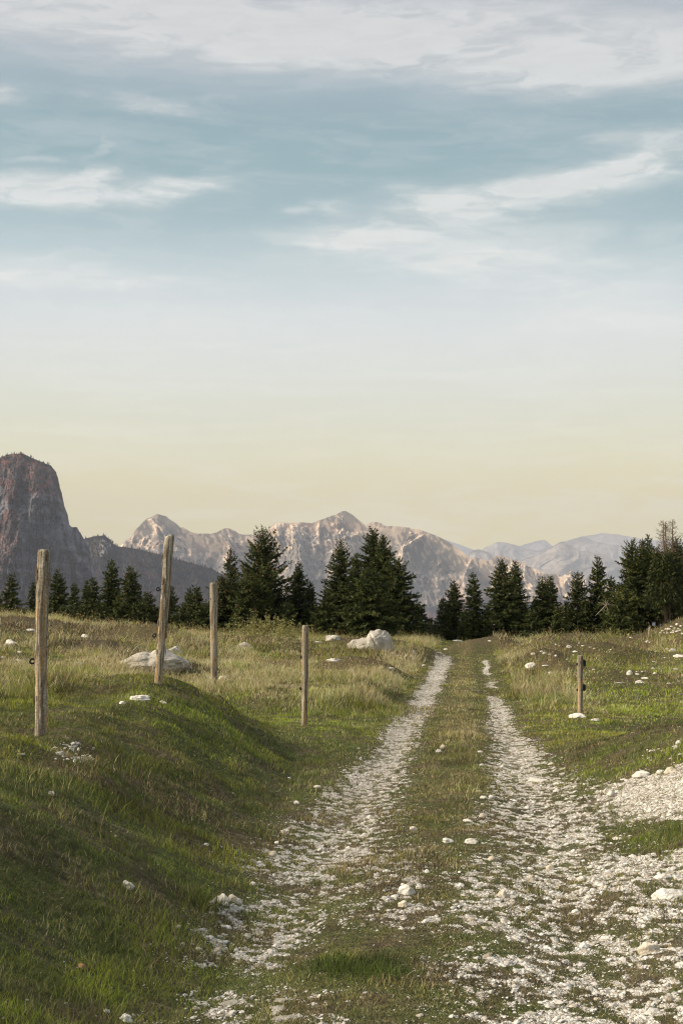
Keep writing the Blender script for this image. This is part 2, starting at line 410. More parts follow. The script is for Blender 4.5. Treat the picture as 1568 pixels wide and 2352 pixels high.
# ------------------------------------------------------------------ materials
def mat_attr(name, rough=.8, trans=0, spec=.3, nscale=None, namp=.25, bump=None):
    m = bpy.data.materials.new(name); m.use_nodes = True; t = m.node_tree; t.nodes.clear(); N = NT(t)
    out = N.new('ShaderNodeOutputMaterial')
    a = N.new('ShaderNodeAttribute', attribute_name='Col')
    c = a.outputs['Color']
    g = N.new('ShaderNodeNewGeometry')
    if nscale:
        n = N.noise(g.outputs['Position'], nscale, 4, .6)
        f = N.mr(n, .3, .7, 1 - namp, 1 + namp)
        c = N.mix(1.0, c, N.xyz(f, f, f), 'MULTIPLY')
    p = N.new('ShaderNodeBsdfPrincipled'); t.links.new(c, p.inputs['Base Color'])
    p.inputs['Roughness'].default_value = rough; p.inputs['Specular IOR Level'].default_value = spec
    if bump:
        b = N.new('ShaderNodeBump'); b.inputs['Strength'].default_value = bump[1]; b.inputs['Distance'].default_value = bump[2]
        t.links.new(N.noise(g.outputs['Position'], bump[0], 5, .65), b.inputs['Height'])
        t.links.new(b.outputs[0], p.inputs['Normal'])
    sh = p.outputs[0]
    if trans:
        tr = N.new('ShaderNodeBsdfTranslucent'); t.links.new(c, tr.inputs[0])
        mx = N.new('ShaderNodeMixShader'); mx.inputs[0].default_value = trans
        t.links.new(sh, mx.inputs[1]); t.links.new(tr.outputs[0], mx.inputs[2]); sh = mx.outputs[0]
    t.links.new(sh, out.inputs[0])
    return m

def mat_haze():
    m = bpy.data.materials.new('haze'); m.use_nodes = True; t = m.node_tree; t.nodes.clear(); N = NT(t)
    out = N.new('ShaderNodeOutputMaterial')
    v = N.new('ShaderNodeVolumePrincipled'); v.inputs['Color'].default_value = HAZE_COL; v.inputs['Density'].default_value = HAZE_D
    v.inputs['Anisotropy'].default_value = .0
    t.links.new(v.outputs[0], out.inputs['Volume'])
    return m
HAZE_COL = (.585, .65, .80, 1)

build_world(); build_light()
# ------------------------------------------------------------------ ground
def build_ground():
    fa = np.linspace(-R(21), R(21), 620)
    back = np.linspace(R(21), 2 * PI - R(21), 150)[1:-1]
    az = np.concatenate([fa, back])                       # full turn, dense in front
    rr = [0.8]
    while rr[-1] < 34000:
        r = rr[-1]
        k = .02 if r < 4.5 else (.0055 if r < 100 else (.02 if r < 300 else .09))
        rr.append(r * (1 + k))
    rr = np.array(rr)
    A, Rr = np.meshgrid(az, rr)
    x = np.sin(A) * Rr; y = np.cos(A) * Rr
    z = height(x, y)
    far = sst(600, 3000, Rr)
    z = z + far * 35 * fbm(x / 1500, y / 1500, 0, 7, 3)
    n, k = A.shape
    V = np.stack([x, y, z], -1).reshape(-1, 3)
    i = np.arange(n - 1)[:, None] * k; j = np.arange(k)[None, :]; j2 = (j + 1) % k
    q = np.stack([i + j, i + j2, i + k + j2, i + k + j], -1).reshape(-1, 4)[:, ::-1]
    c0 = len(V); V = np.vstack([V, [[0, 0, float(height(0, 0.01))]]])
    tri = np.stack([np.full(k, c0), j2[0], j[0]], -1)[:, ::-1]
    c, g = cover(x, y); d, _ = dry_mask(x, y); h = heath_mask(x, y)
    f = lambda a: np.append(a.reshape(-1), a.reshape(-1)[0])
    me = np_mesh('ground', V, [q, tri], smooth=True, attrs={'cover': f(c), 'dry': f(d), 'heath': f(h), 'gm': f(g)})
    # material
    m = bpy.data.materials.new('ground'); m.use_nodes = True; t = m.node_tree; t.nodes.clear(); N = NT(t)
    at = lambda s: N.new('ShaderNodeAttribute', attribute_name=s).outputs['Fac']
    P = N.new('ShaderNodeNewGeometry').outputs['Position']
    n1 = N.noise(P, 1.6, 5, .6); n2 = N.noise(P, 14, 4, .6); n3 = N.noise(P, 60, 3, .6); n4 = N.noise(P, .35, 3, .5)
    green = N.ramp(n2, [(.3, (.030, .036, .012)), (.5, (.060, .072, .020)), (.7, (.10, .11, .035))])
    brown = N.ramp(n2, [(.3, (.035, .028, .017)), (.55, (.090, .072, .040)), (.75, (.18, .15, .09))])
    straw = N.ramp(n2, [(.3, (.09, .075, .03)), (.7, (.22, .18, .085))])
    col = N.mix(N.mr(n1, .42, .62), green, brown)
    col = N.mix(N.m('MULTIPLY', at('dry'), .7), col, straw)
    col = N.mix(N.m('MULTIPLY', at('heath'), .9), col, brown)
    dust = N.ramp(n3, [(.3, (.20, .18, .14)), (.7, (.34, .315, .265))])
    col = N.mix(N.mr(at('gm'), .45, 1.0, 0, .45), col, dust)
    vo = N.new('ShaderNodeTexVoronoi', feature='F1'); vo.inputs['Scale'].default_value = 55; t.links.new(P, vo.inputs['Vector'])
    vs = N.new('ShaderNodeSeparateColor'); t.links.new(vo.outputs['Color'], vs.inputs[0])
    stone = N.ramp(vs.outputs[0], [(0, (.12, .10, .07)), (.4, (.24, .215, .17)), (.75, (.42, .395, .34)), (1, (.58, .56, .52))])
    sc = N.m('ADD', at('cover'), N.m('MULTIPLY', N.m('SUBTRACT', n2, .5), .25))
    sc = N.m('ADD', sc, N.m('MULTIPLY', N.m('SUBTRACT', n3, .5), .25))
    col = N.mix(N.mr(sc, .46, .60), col, stone)
    # far below, the valley is wooded
    ps = N.new('ShaderNodeSeparateXYZ'); t.links.new(P, ps.inputs[0])
    wood = N.ramp(N.noise(P, .004, 6, .6), [(.35, (.025, .035, .018)), (.6, (.06, .06, .035)), (.75, (.10, .11, .05))])
    col = N.mix(N.mr(ps.outputs[2], -3, -12), col, wood)
    bs = N.new('ShaderNodeBsdfPrincipled'); t.links.new(col, bs.inputs['Base Color']); bs.inputs['Roughness'].default_value = .95
    bs.inputs['Specular IOR Level'].default_value = .15
    b1 = N.new('ShaderNodeBump'); b1.inputs['Strength'].default_value = .9; b1.inputs['Distance'].default_value = .03
    hh = N.m('ADD', N.m('MULTIPLY', n2, .8), N.m('MULTIPLY', N.m('SUBTRACT', 1, vo.outputs['Distance']), .4))
    t.links.new(hh, b1.inputs['Height']); t.links.new(b1.outputs[0], bs.inputs['Normal'])
    out = N.new('ShaderNodeOutputMaterial'); t.links.new(bs.outputs[0], out.inputs[0])
    o = link('ground', me, m); tag(o, kind='structure')
    return o
build_ground()
# ------------------------------------------------------------------ mountains
M_ROCK = mat_attr('mountain_rock', .95, 0, .1, .012, .3)
VAL = -400.0
def mountain(name, prof, D, label, p=1.6, L=1500, A=260, lam=500, seed=1, ncol=700, rows=150, colf=None, jag=1.0, back=900,
             strata=0, extL=None, extR=None, base=VAL - 60, Dslope=0.0, jlam=40, profile=None, tex=1.0):
    """prof: skyline read off the photograph; D: real distance of the ridge"""
    prof = np.array(prof, float)
    if extL: prof = np.vstack([extL, prof])
    if extR: prof = np.vstack([prof, extR])
    px = np.linspace(prof[0, 0], prof[-1, 0], ncol)
    py = np.interp(px, prof[:, 0], prof[:, 1])
    d = ray(px, py); hz = np.hypot(d[:, 0], d[:, 1])
    az = np.arctan2(d[:, 0], d[:, 1])
    Dc = D * (1 + Dslope * (px - 784) / 784)
    arc = az * D
    zr = CAMZ + Dc * d[:, 2] / hz
    mpp = D / 3266.0
    zr = zr + jag * mpp * (1.6 * fbm(arc / (jlam * 4), arc * 0, 0, seed + 3, 3) + 1.2 * ridged(arc / jlam, arc * 0 + 5, 0, seed + 5, 3) - .5)
    s = np.linspace(0, 1, rows) ** 1.15
    S, AR = np.meshgrid(s, arc, indexing='ij')
    Z = zr[None, :] - (zr[None, :] - base) * S
    prog = S ** p if profile is None else np.interp(S, profile[0], profile[1])
    win = sst(0, .10, S)
    warp = 160 * fbm(AR / 700, Z / 500, 0, seed + 9, 2) * (lam / 500)
    gul = ridged((AR + warp) / lam, Z / (lam * 3.2), 0, seed, 5, 2.1, .55)
    gul2 = .5 * fbm((AR + warp) / (lam * .16), Z / (lam * .22), 0, seed + 20, 5, 2.1, .65) + .5 * (1.4 * ridged((AR + warp) / (lam * .30), Z / (lam * .55), 0, seed + 25, 4, 2.2, .6) - .75)
    rel = A * (gul - .1) * (.25 + .75 * win) * sst(0, .03, S) + A * .55 * gul2 * (.3 + .7 * win) * sst(0, .02, S) * tex
    st = 0
    if strata:
        zz = Z + 25 * fbm(AR / 500, Z / 200, 0, seed + 31, 3)
        st = strata * (np.abs(noise3(AR / 900, zz / 26, 0, seed + 33)) + .6 * noise3(AR / 300, zz / 11, 0, seed + 34))
        rel = rel + st * sst(.05, .15, S)
    RR = Dc[None, :] - L * prog - rel
    RR = np.minimum(RR, Dc[None, :] - 2)
    # back slope
    sb = np.linspace(0, 1, 6)[1:]
    Zb = zr[None, :] - (zr[None, :] - base) * sb[:, None] ** 1.1
    Rb = Dc[None, :] + back * sb[:, None] + 0 * Zb
    Rall = np.vstack([Rb[::-1], RR]); Zall = np.vstack([Zb[::-1], Z])
    azg = np.broadcast_to(az[None, :], Rall.shape)
    V = np.stack([np.sin(azg) * Rall, np.cos(azg) * Rall, Zall], -1)
    n, k = Rall.shape
    i = np.arange(n - 1)[:, None] * k; j = np.arange(k - 1)[None, :]
    q = np.stack([i + j, i + k + j, i + k + j + 1, i + j + 1], -1).reshape(-1, 4)
    # steepness for colouring
    gx = np.gradient(RR, axis=0) / (np.gradient(Z, axis=0) + 1e-6)
    steep = 1 - np.clip(np.abs(gx) / 2.2, 0, 1)
    C = colf(AR, Z, S, steep, gul, gul2, seed, zr[None, :] + 0 * Z)
    Cb = np.repeat(C[:1], 5, 0)
    me = np_mesh(name, V.reshape(-1, 3), [q], smooth=False, col=np.concatenate([Cb, C]).reshape(-1, 3))
    o = link(name, me, M_ROCK); tag(o, label, None, None, 'structure')
    return V[5:], C

def mixc(a, b, f): return a * (1 - f[..., None]) + np.array(b) * f[..., None]

def col_range(AR, Z, S, steep, gul, gul2, seed, zr):
    n = fbm(AR / 260, Z / 200, 0, seed + 50, 4); nf = fbm(AR / 60, Z / 50, 0, seed + 55, 3)
    n3 = fbm(AR / 20 + Z / 60, Z / 38, 0, seed + 66, 3); n4 = noise3(AR / 22 - Z / 70, Z / 80, 0, seed + 67)
    c = np.ones(AR.shape + (3,)) * np.array((.42, .335, .25))
    c = c * (1 + .22 * nf)[..., None]
    c = mixc(c, (.52, .43, .31), .75 * sst(.05, .45, .7 * n + .45 * gul2 + .4 * nf + .6 * n3 + .2 * n4) * (1.1 - .8 * sst(.1, .6, S)))
    c = mixc(c, (.60, .47, .33), .7 * (1 - sst(.0, .26, S)))  # warm sunlight on the crests, painted as paler rock near the ridge
    veg = sst(.02, .28, S * 1.3 - .08 + .35 * n + .25 * gul - .5 * gul2 + .5 * nf - .9 * n3 - .3 * n4)
    vegc = mixc(np.ones_like(c) * np.array((.082, .082, .074)), (.17, .105, .08), sst(.1, .4, fbm(AR / 500, Z / 150, 0, seed + 60, 3)))
    c = c * (1 - .74 * veg[..., None]) + vegc * (.74 * veg[..., None])
    c = c * np.array((.97, .98, 1.06))
    low = sst(.40, .70, S + .12 * n)
    c = c * (1 - low[..., None] * .9) + np.array((.045, .052, .050)) * (low[..., None] * .9)
    return np.clip(c, .02, .8)

def col_far(AR, Z, S, steep, gul, gul2, seed, zr):
    n = fbm(AR / 500, Z / 300, 0, seed + 50, 3)
    c = np.ones(AR.shape + (3,)) * np.array((.27, .24, .215))
    veg = sst(.15, .6, S + .3 * n + .2 * gul)
    return np.clip(c * (1 - .7 * veg[..., None]) + np.array((.12, .09, .06)) * (.7 * veg[..., None]), .02, .8)

def col_cliff(AR, Z, S, steep, gul, gul2, seed, zr):
    n = fbm(AR / 90, Z / 110, 0, seed + 50, 4); nf = fbm(AR / 14, Z / 20, 0, seed + 55, 3)
    grain = noise3(AR / 5.0, Z / 9.0, 0, seed + 77)
    crack = sst(.55, .95, 1 - np.abs(noise3(AR / 22 + Z / 300, Z / 130, 0, seed + 91)) * 2.2)
    band = noise3(AR / 160, Z / 9, 0, seed + 57); band2 = noise3(AR / 60, Z / 3.5, 0, seed + 59)
    rock = np.ones(AR.shape + (3,)) * np.array((.112, .112, .132))
    rock = rock * (1 + .22 * band + .18 * band2 + .45 * nf)[..., None] * (1 - .60 * crack)[..., None]
    rock = mixc(rock, (.36, .35, .355), sst(.40, .75, n + .5 * nf) * .8)
    # autumn wood: bronze larch and beech among dark spruce
    w = np.ones_like(rock) * np.array((.045, .027, .029))
    w = mixc(w, (.125, .056, .056), sst(-.1, .5, nf + .6 * grain + .4 * n))
    w = mixc(w, (.030, .032, .028), sst(.15, .6, fbm(AR / 30, Z / 45, 0, seed + 61, 3) - .4 * grain))
    hgt = (Z - VAL) / (zr.max() - VAL)
    wood = np.clip(sst(.76, .90, hgt + .10 * n + .05 * gul2) + sst(.62, .40, hgt + .12 * n) + .75 * sst(.05, .35, n * 1.2 + .3 * gul), 0, 1)
    wood = wood * (.72 + .28 * sst(-.3, .3, grain))
    c = rock * (1 - wood[..., None]) + w * wood[..., None]
    return np.clip(c, .01, .7)

def col_wood(AR, Z, S, steep, gul, gul2, seed, zr):
    nf = fbm(AR / 50, Z / 45, 0, seed + 55, 4)
    c = np.ones(AR.shape + (3,)) * np.array((.024, .027, .034))
    c = mixc(c, (.075, .042, .045), sst(.15, .6, nf + .25 * (1 - S * 2)))
    return np.clip(c * (1 + .4 * noise3(AR / 9, Z / 10, 0, seed + 3))[..., None], .008, .5)

def far_woods():
    pass

def build_mountains():
    # far ranges
    mountain('distant_mountains', [(820, 1330), (900, 1270), (960, 1236), (1020, 1240), (1060, 1250), (1100, 1266), (1160, 1262), (1200, 1250), (1250, 1238), (1280, 1262), (1300, 1245), (1350, 1226), (1385, 1222), (1430, 1228), (1480, 1236), (1568, 1240)],
             33000, None, L=6000, A=170, lam=2200, seed=110, ncol=420, rows=60, colf=col_far, jag=2.6, jlam=700, back=3000, extL=[(500, 1420)], extR=[(1700, 1238), (2000, 1290), (2400, 1330)])
    mountain('distant_mountains', [(960, 1330), (1040, 1300), (1100, 1262), (1140, 1243), (1160, 1245), (1230, 1264), (1262, 1258), (1300, 1240), (1340, 1228), (1362, 1240), (1400, 1250), (1460, 1252), (1568, 1262)],
             27000, None, L=5500, A=170, lam=2000, seed=120, ncol=420, rows=60, colf=col_far, jag=2.6, jlam=600, back=3000, extL=[(700, 1420)], extR=[(1800, 1240), (2300, 1300)])
    mountain('distant_mountains', [(1020, 1320), (1085, 1262), (1100, 1259), (1120, 1266), (1150, 1290), (1190, 1290), (1240, 1270), (1282, 1247), (1296, 1244), (1330, 1262), (1390, 1275), (1440, 1310), (1568, 1350)],
             21000, None, L=4500, A=190, lam=1500, seed=130, ncol=480, rows=90, colf=col_far, jag=2.4, jlam=500, back=3000, extL=[(900, 1420)], extR=[(1800, 1330), (2300, 1300)])
    # pale range in the middle
    rng = [(262, 1262), (290, 1240), (302, 1234), (312, 1215), (335, 1192), (362, 1180), (382, 1186), (388, 1193), (400, 1200), (415, 1211), (421, 1208), (432, 1216), (455, 1224), (485, 1226), (500, 1220), (514, 1212), (522, 1211), (536, 1217), (560, 1226), (590, 1228), (612, 1226), (622, 1210), (635, 1200), (676, 1199), (700, 1200), (716, 1202), (740, 1192), (765, 1184), (785, 1173), (793, 1172), (805, 1180), (825, 1197), (840, 1208), (853, 1199), (866, 1200), (882, 1208), (920, 1210), (960, 1216), (1000, 1232), (1040, 1252), (1065, 1270), (1082, 1284), (1096, 1284), (1120, 1290), (1140, 1278), (1155, 1280), (1200, 1296), (1250, 1320), (1290, 1322), (1310, 1312), (1340, 1326), (1400, 1345), (1568, 1372)]
    mountain('mountains', rng, 11000, None, p=1.35, L=3200, A=620, lam=760, seed=210, ncol=1700, rows=300, colf=col_range, jag=2.8, jlam=130, back=1800, strata=0,
             extL=[(-900, 1330), (-400, 1250), (0, 1290), (150, 1285)], extR=[(1800, 1345), (2300, 1380)], Dslope=-.05)
    # a lower foothill in front of it
    mountain('mountains', [(880, 1452), (950, 1425), (985, 1396), (1030, 1380), (1080, 1372), (1130, 1370), (1200, 1382), (1300, 1376), (1400, 1372), (1568, 1380)],
             8200, None, p=1.2, L=1800, A=160, lam=500, seed=230, ncol=420, rows=60, colf=col_wood, jag=.8, jlam=60, back=1200, extL=[(300, 1452)], extR=[(1900, 1370)])
    # the dark wooded ridge behind the cliff and the little rocky knob on it
    Vw, Cw = mountain('wooded_ridge', [(150, 1250), (195, 1236), (215, 1231), (240, 1230), (252, 1238), (262, 1250), (275, 1255), (320, 1262), (360, 1272), (395, 1282), (440, 1294), (490, 1308), (530, 1330), (600, 1352), (680, 1385), (760, 1440)],
             5600, None, p=1.1, L=1500, A=110, lam=330, seed=310, ncol=620, rows=170, colf=col_knob, jag=1.0, jlam=40, back=900, extL=[(-300, 1280)], extR=[(900, 1500)])
    # the big cliff on the left
    Vc, Cc = mountain('cliff_mountain', [(-60, 1075), (0, 1052), (22, 1044), (48, 1042), (75, 1052), (100, 1063), (118, 1071), (128, 1083), (134, 1098), (138, 1120), (144, 1140), (149, 1165), (156, 1182), (160, 1205), (166, 1211), (178, 1212), (188, 1228), (197, 1243), (206, 1262), (214, 1300), (226, 1345), (240, 1395), (262, 1440), (300, 1475)],
             4300, None, L=1100, A=120, lam=210, seed=410, ncol=1150, rows=420, colf=col_cliff, jag=1.2, jlam=26, back=700, strata=5,
             extL=[(-900, 1150), (-500, 1060), (-200, 1090)], profile=([0, .10, .2, .55, .62, 1], [0, .16, .22, .42, .52, 1]))
    return Vw, Cw, Vc, Cc

def col_knob(AR, Z, S, steep, gul, gul2, seed, zr):
    c = col_wood(AR, Z, S, steep, gul, gul2, seed, zr)
    x = AR / 5600 * 3266 + 784
    k = sst(190, 205, x) * (1 - sst(258, 268, x)) * sst(.01, .03, S) * (1 - sst(.09, .13, S + .02 * gul2))
    n = fbm(AR / 30, Z / 30, 0, 5, 3)
    rock = mixc(np.ones_like(c) * np.array((.30, .29, .28)), (.06, .06, .055), sst(-.05, .25, n))
    return c * (1 - k[..., None]) + rock * k[..., None]

def forest_cones(name, V, C, sel, n, hmin, hmax, seed, palette):
    rng = np.random.default_rng(seed)
    rows, cols, _ = V.shape
    i = rng.integers(0, rows - 1, n); j = rng.integers(0, cols - 1, n)
    u = rng.random(n)[:, None]; v = rng.random(n)[:, None]
    P = (V[i, j] * (1 - u) + V[i + 1, j] * u) * (1 - v) + (V[i, j + 1] * (1 - u) + V[i + 1, j + 1] * u) * v
    keep = sel(P, i / rows, j / cols, C[i, j]); P = P[keep]; n = len(P)
    h = rng.uniform(hmin, hmax, n); w = h * rng.uniform(.16, .26, n)
    K = 5; a = np.linspace(0, 2 * PI, K, endpoint=False)[None, :] + rng.random(n)[:, None] * 6
    jit = rng.uniform(.6, 1.3, (n, K))
    ring = np.stack([np.cos(a) * w[:, None] * jit, np.sin(a) * w[:, None] * jit, np.repeat((h * .12)[:, None], K, 1)], -1) + P[:, None, :]
    tip = P + np.stack([0 * h, 0 * h, h], -1)
    VV = np.concatenate([ring, tip[:, None, :]], 1).reshape(-1, 3)
    b = np.arange(n)[:, None] * (K + 1)
    tri = np.stack([np.stack([b[:, 0] + k, b[:, 0] + (k + 1) % K, b[:, 0] + K], -1) for k in range(K)], 1).reshape(-1, 3)
    pal = np.array(palette); ci = rng.choice(len(pal), n, p=PALW)
    col = np.repeat(pal[ci] * rng.uniform(.7, 1.35, (n, 1)), K + 1, 0)
    o = link(name, np_mesh(name, VV, [tri], col=col), M_ROCK); tag(o, FL[name], None, None, 'stuff')
PALW = [.5, .25, .25]
FL = {'mountain_forest': 'dark spruce and bronze larch wood covering the far slopes'}

Vw, Cw, Vc, Cc = build_mountains()
PALW = [.55, .2, .25]
forest_cones('mountain_forest', Vw, Cw, lambda P, s, c, C: (P[:, 2] > VAL), 30000, 7, 15, 1, [(.026, .028, .030), (.075, .042, .040), (.045, .036, .038)])
PALW = [.35, .4, .25]
forest_cones('mountain_forest', Vc, Cc, lambda P, s, c, C: (C[:, 0] - C[:, 2] > .012) | ((C[:, 0] < .06)), 34000, 4, 10, 2, [(.028, .030, .026), (.125, .060, .042), (.065, .042, .036)])

def build_haze():
    me = bpy.data.meshes.new('haze')
    s = 37000; z0, z1 = -560, 3200
    v = [(-s, -s, z0), (s, -s, z0), (s, s, z0), (-s, s, z0), (-s, -s, z1), (s, -s, z1), (s, s, z1), (-s, s, z1)]
    f = [(0, 3, 2, 1), (4, 5, 6, 7), (0, 1, 5, 4), (1, 2, 6, 5), (2, 3, 7, 6), (3, 0, 4, 7)]
    me.from_pydata(v, [], f); me.update()
    o = link('haze', me, mat_haze()); tag(o, 'pale evening haze filling the valley and veiling the mountains', None, None, 'stuff')
if HAZE_ON: build_haze()
# ------------------------------------------------------------------ grass, gravel (uncountable: stuff)
M_GRASS = mat_attr('grass_blades', .55, .30, .25)
M_STRAW = mat_attr('dry_grass', .6, .35, .2)

def sample(n, r0, r1, e, half, rng):
    """n points in the sector in front, density falling as r^-e"""
    k = 2 - e
    u = rng.random(n)
    r = (r0 ** k + u * (r1 ** k - r0 ** k)) ** (1 / k)
    a = rng.uniform(-half, half, n)
    return np.sin(a) * r, np.cos(a) * r, r

def blade_mesh(name, x, y, z, h, w, lean, bend, col, rng, segs=2, tipcol=None):
    n = len(x)
    fa = rng.uniform(0, 2 * PI, n); la = fa + rng.normal(PI / 2, .7, n)
    wx, wy = np.cos(fa) * w / 2, np.sin(fa) * w / 2
    lx, ly = np.cos(la) * np.sin(lean), np.sin(la) * np.sin(lean)
    lz = np.cos(lean)
    rows = []
    ts = np.linspace(0, 1, segs + 1)
    for t in ts:
        cx = x + h * (lx * t + np.cos(la) * bend * t * t); cy_ = y + h * (ly * t + np.sin(la) * bend * t * t)
        cz = z + h * (lz * t - .35 * bend * t * t)
        if t == 1: rows.append(np.stack([cx, cy_, cz], -1)[:, None])
        else:
            k = 1 - .35 * t
            rows.append(np.stack([np.stack([cx - wx * k, cy_ - wy * k, cz], -1), np.stack([cx + wx * k, cy_ + wy * k, cz], -1)], 1))
    V = np.concatenate(rows, 1); m = V.shape[1]
    b = np.arange(n) * m
    quads = [np.stack([b + 2 * s, b + 2 * s + 1, b + 2 * s + 3, b + 2 * s + 2], -1) for s in range(segs - 1)]
    tri = np.stack([b + m - 3, b + m - 2, b + m - 1], -1)
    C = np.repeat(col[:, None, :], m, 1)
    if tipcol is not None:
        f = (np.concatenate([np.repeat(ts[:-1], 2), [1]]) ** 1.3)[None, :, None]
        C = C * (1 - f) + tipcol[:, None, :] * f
    return V.reshape(-1, 3), quads, tri, C.reshape(-1, 3)

def turf_colour(x, y, rng):
    n = len(x)
    n1 = fbm(x / 1.6, y / 2.0, 0, 201, 3); n2 = fbm(x / .35, y / .45, 0, 205, 2)
    d, _ = dry_mask(x, y); hm = heath_mask(x, y)
    g = np.array((.090, .132, .020)); g2 = np.array((.250, .270, .034)); ol = np.array((.24, .21, .065)); st = np.array((.50, .41, .22)); br = np.array((.095, .065, .038)); gr = np.array((.16, .14, .10))
    f = sst(-.35, .35, n1 + .5 * n2 + rng.normal(0, .22, n))[:, None]
    c = g * (1 - f) + g2 * f
    # yellow-olive old grass, more of it on the strip between the ruts and at the edges of the stones
    xl, xr = XL(np.maximum(y, 0)), XR(np.maximum(y, 0))
    strip = sst(xl - .2, xl + .5, x) * (1 - sst(xr + .1, xr + .8, x)) * (1 - .45 * sst(12, 18, y))
    cv, gm = cover(x, y)
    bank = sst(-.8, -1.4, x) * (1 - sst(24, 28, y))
    q = rng.random(n) + .35 * n2
    c = np.where((q < .26 - .02 * bank + .32 * strip + .25 * sst(.05, .4, gm))[:, None], ol * rng.uniform(.75, 1.25, (n, 1)), c)
    q = rng.random(n) + .4 * n2
    c = np.where((q < .09 + .20 * strip + .30 * sst(.05, .4, gm) + .75 * d - .05 * bank)[:, None], st * rng.uniform(.6, 1.15, (n, 1)), c)
    q = rng.random(n) + .3 * n1
    c = np.where((q < .12 - .05 * bank + .20 * strip + .85 * hm + .16 * sst(.05, .4, gm))[:, None], br * rng.uniform(.6, 1.5, (n, 1)), c)
    c = np.where((rng.random(n) < .03)[:, None], gr, c)
    c = c * (1 - .12 * bank * (1 - sst(-2.2, -3.2, x)))[:, None] * (1 + .22 * sst(20, 27, y))[:, None]  # soft shade of the bank face darkened into its blade colour
    lush = sst(.0, .5, fbm(x / 3.1, y / 4.0, 0, 215, 2)) * (1 - strip)
    for tx, ty, tr, th in TUFTS[:3]:
        f = np.exp(-((x - tx) / tr) ** 2 - ((y - ty) / (tr * 1.3)) ** 2) > rng.uniform(.1, .6, n)
        c = np.where(f[:, None], g * rng.uniform(.35, 1.0, (n, 1)), c)
    c = c * (1 + .60 * fbm(x / .22, y / .3, 0, 219, 2) + .35 * fbm(x / .7, y / .9, 0, 221, 2))[:, None]
    return np.clip(c * (1 + .18 * rng.normal(0, 1, (n, 1))) * (1 + .15 * lush[:, None] * np.array((-.4, .6, -.4))), .01, .6)

def build_turf():
    rng = np.random.default_rng(5)
    x, y, r = sample(880000, 4.6, 92, 1.62, R(20), rng)
    cv, g = cover(x, y)
    keep = rng.random(len(x)) < 1 - sst(.40, .60, cv + .04 * rng.normal(0, 1, len(x)))
    hm = heath_mask(x, y); keep &= rng.random(len(x)) > .55 * hm
    x, y, r, cv = x[keep], y[keep], r[keep], cv[keep]
    n = len(x)
    tm = tall_mask(x, y); xl, xr = XL(np.maximum(y, 0)), XR(np.maximum(y, 0))
    strip = sst(xl - .5, xl, x) * (1 - sst(xr, xr + .9, x))
    bank = sst(-.75, -1.3, x) * (1 - sst(24, 28, y))
    cl = fbm(x / .28, y / .28, 0, 231, 2); cl2 = fbm(x / .9, y / .9, 0, 235, 2)
    tuft = sst(.25, .6, cl2)
    h = (.026 + .006 * bank + .014 * (1 - strip)) * (1 + .9 * cl) + (.045 + .02 * bank) * tuft * (1 - .6 * strip) * rng.random(n)
    h = h * rng.uniform(.5, 1.35, n) * (1 - .45 * sst(.2, .5, cv))
    h = np.clip(h, .012, .2) + tm * rng.uniform(.04, .20, n)
    # a few known tufts on the track
    for tx, ty, tr, th in TUFTS:
        h = h + (th if th > .13 or ty > 11 else th * .6) * (.55 + .9 * np.clip(cl + .5, 0, 1)) * np.exp(-((x - tx) / tr) ** 2 - ((y - ty) / (tr * 1.3)) ** 2) * rng.uniform(.4, 1, n)
    w = np.clip(r * .00036, .0022, .03) * rng.uniform(.7, 1.4, n)
    lean = np.abs(rng.normal(.25, .35, n)); lean = np.clip(lean, 0, 1.25); bend = rng.uniform(.05, .55, n)
    z = height(x, y) - .006
    c = turf_colour(x, y, rng)
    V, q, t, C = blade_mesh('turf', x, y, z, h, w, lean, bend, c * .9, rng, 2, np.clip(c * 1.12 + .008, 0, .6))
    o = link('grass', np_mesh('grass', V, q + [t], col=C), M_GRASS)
    tag(o, 'short grazed green and olive turf growing over the meadow, bank and track', None, None, 'stuff')

TUFTS = []
for px_, py_, tr_, th_ in [(760, 2225, .16, .10), (830, 2235, .16, .13), (900, 2232, .14, .10), (870, 1985, .35, .12), (970, 1960, .2, .08), (480, 2090, .25, .12), (840, 1620, 1.3, .22), (1165, 1600, .4, .2), (1055, 1690, .35, .10), (1100, 1800, .3, .08), (1060, 1600, .4, .12)]:
    tx_, ty_, _z, _t = world_pt(px_, py_); TUFTS.append((tx_, ty_, tr_, th_))

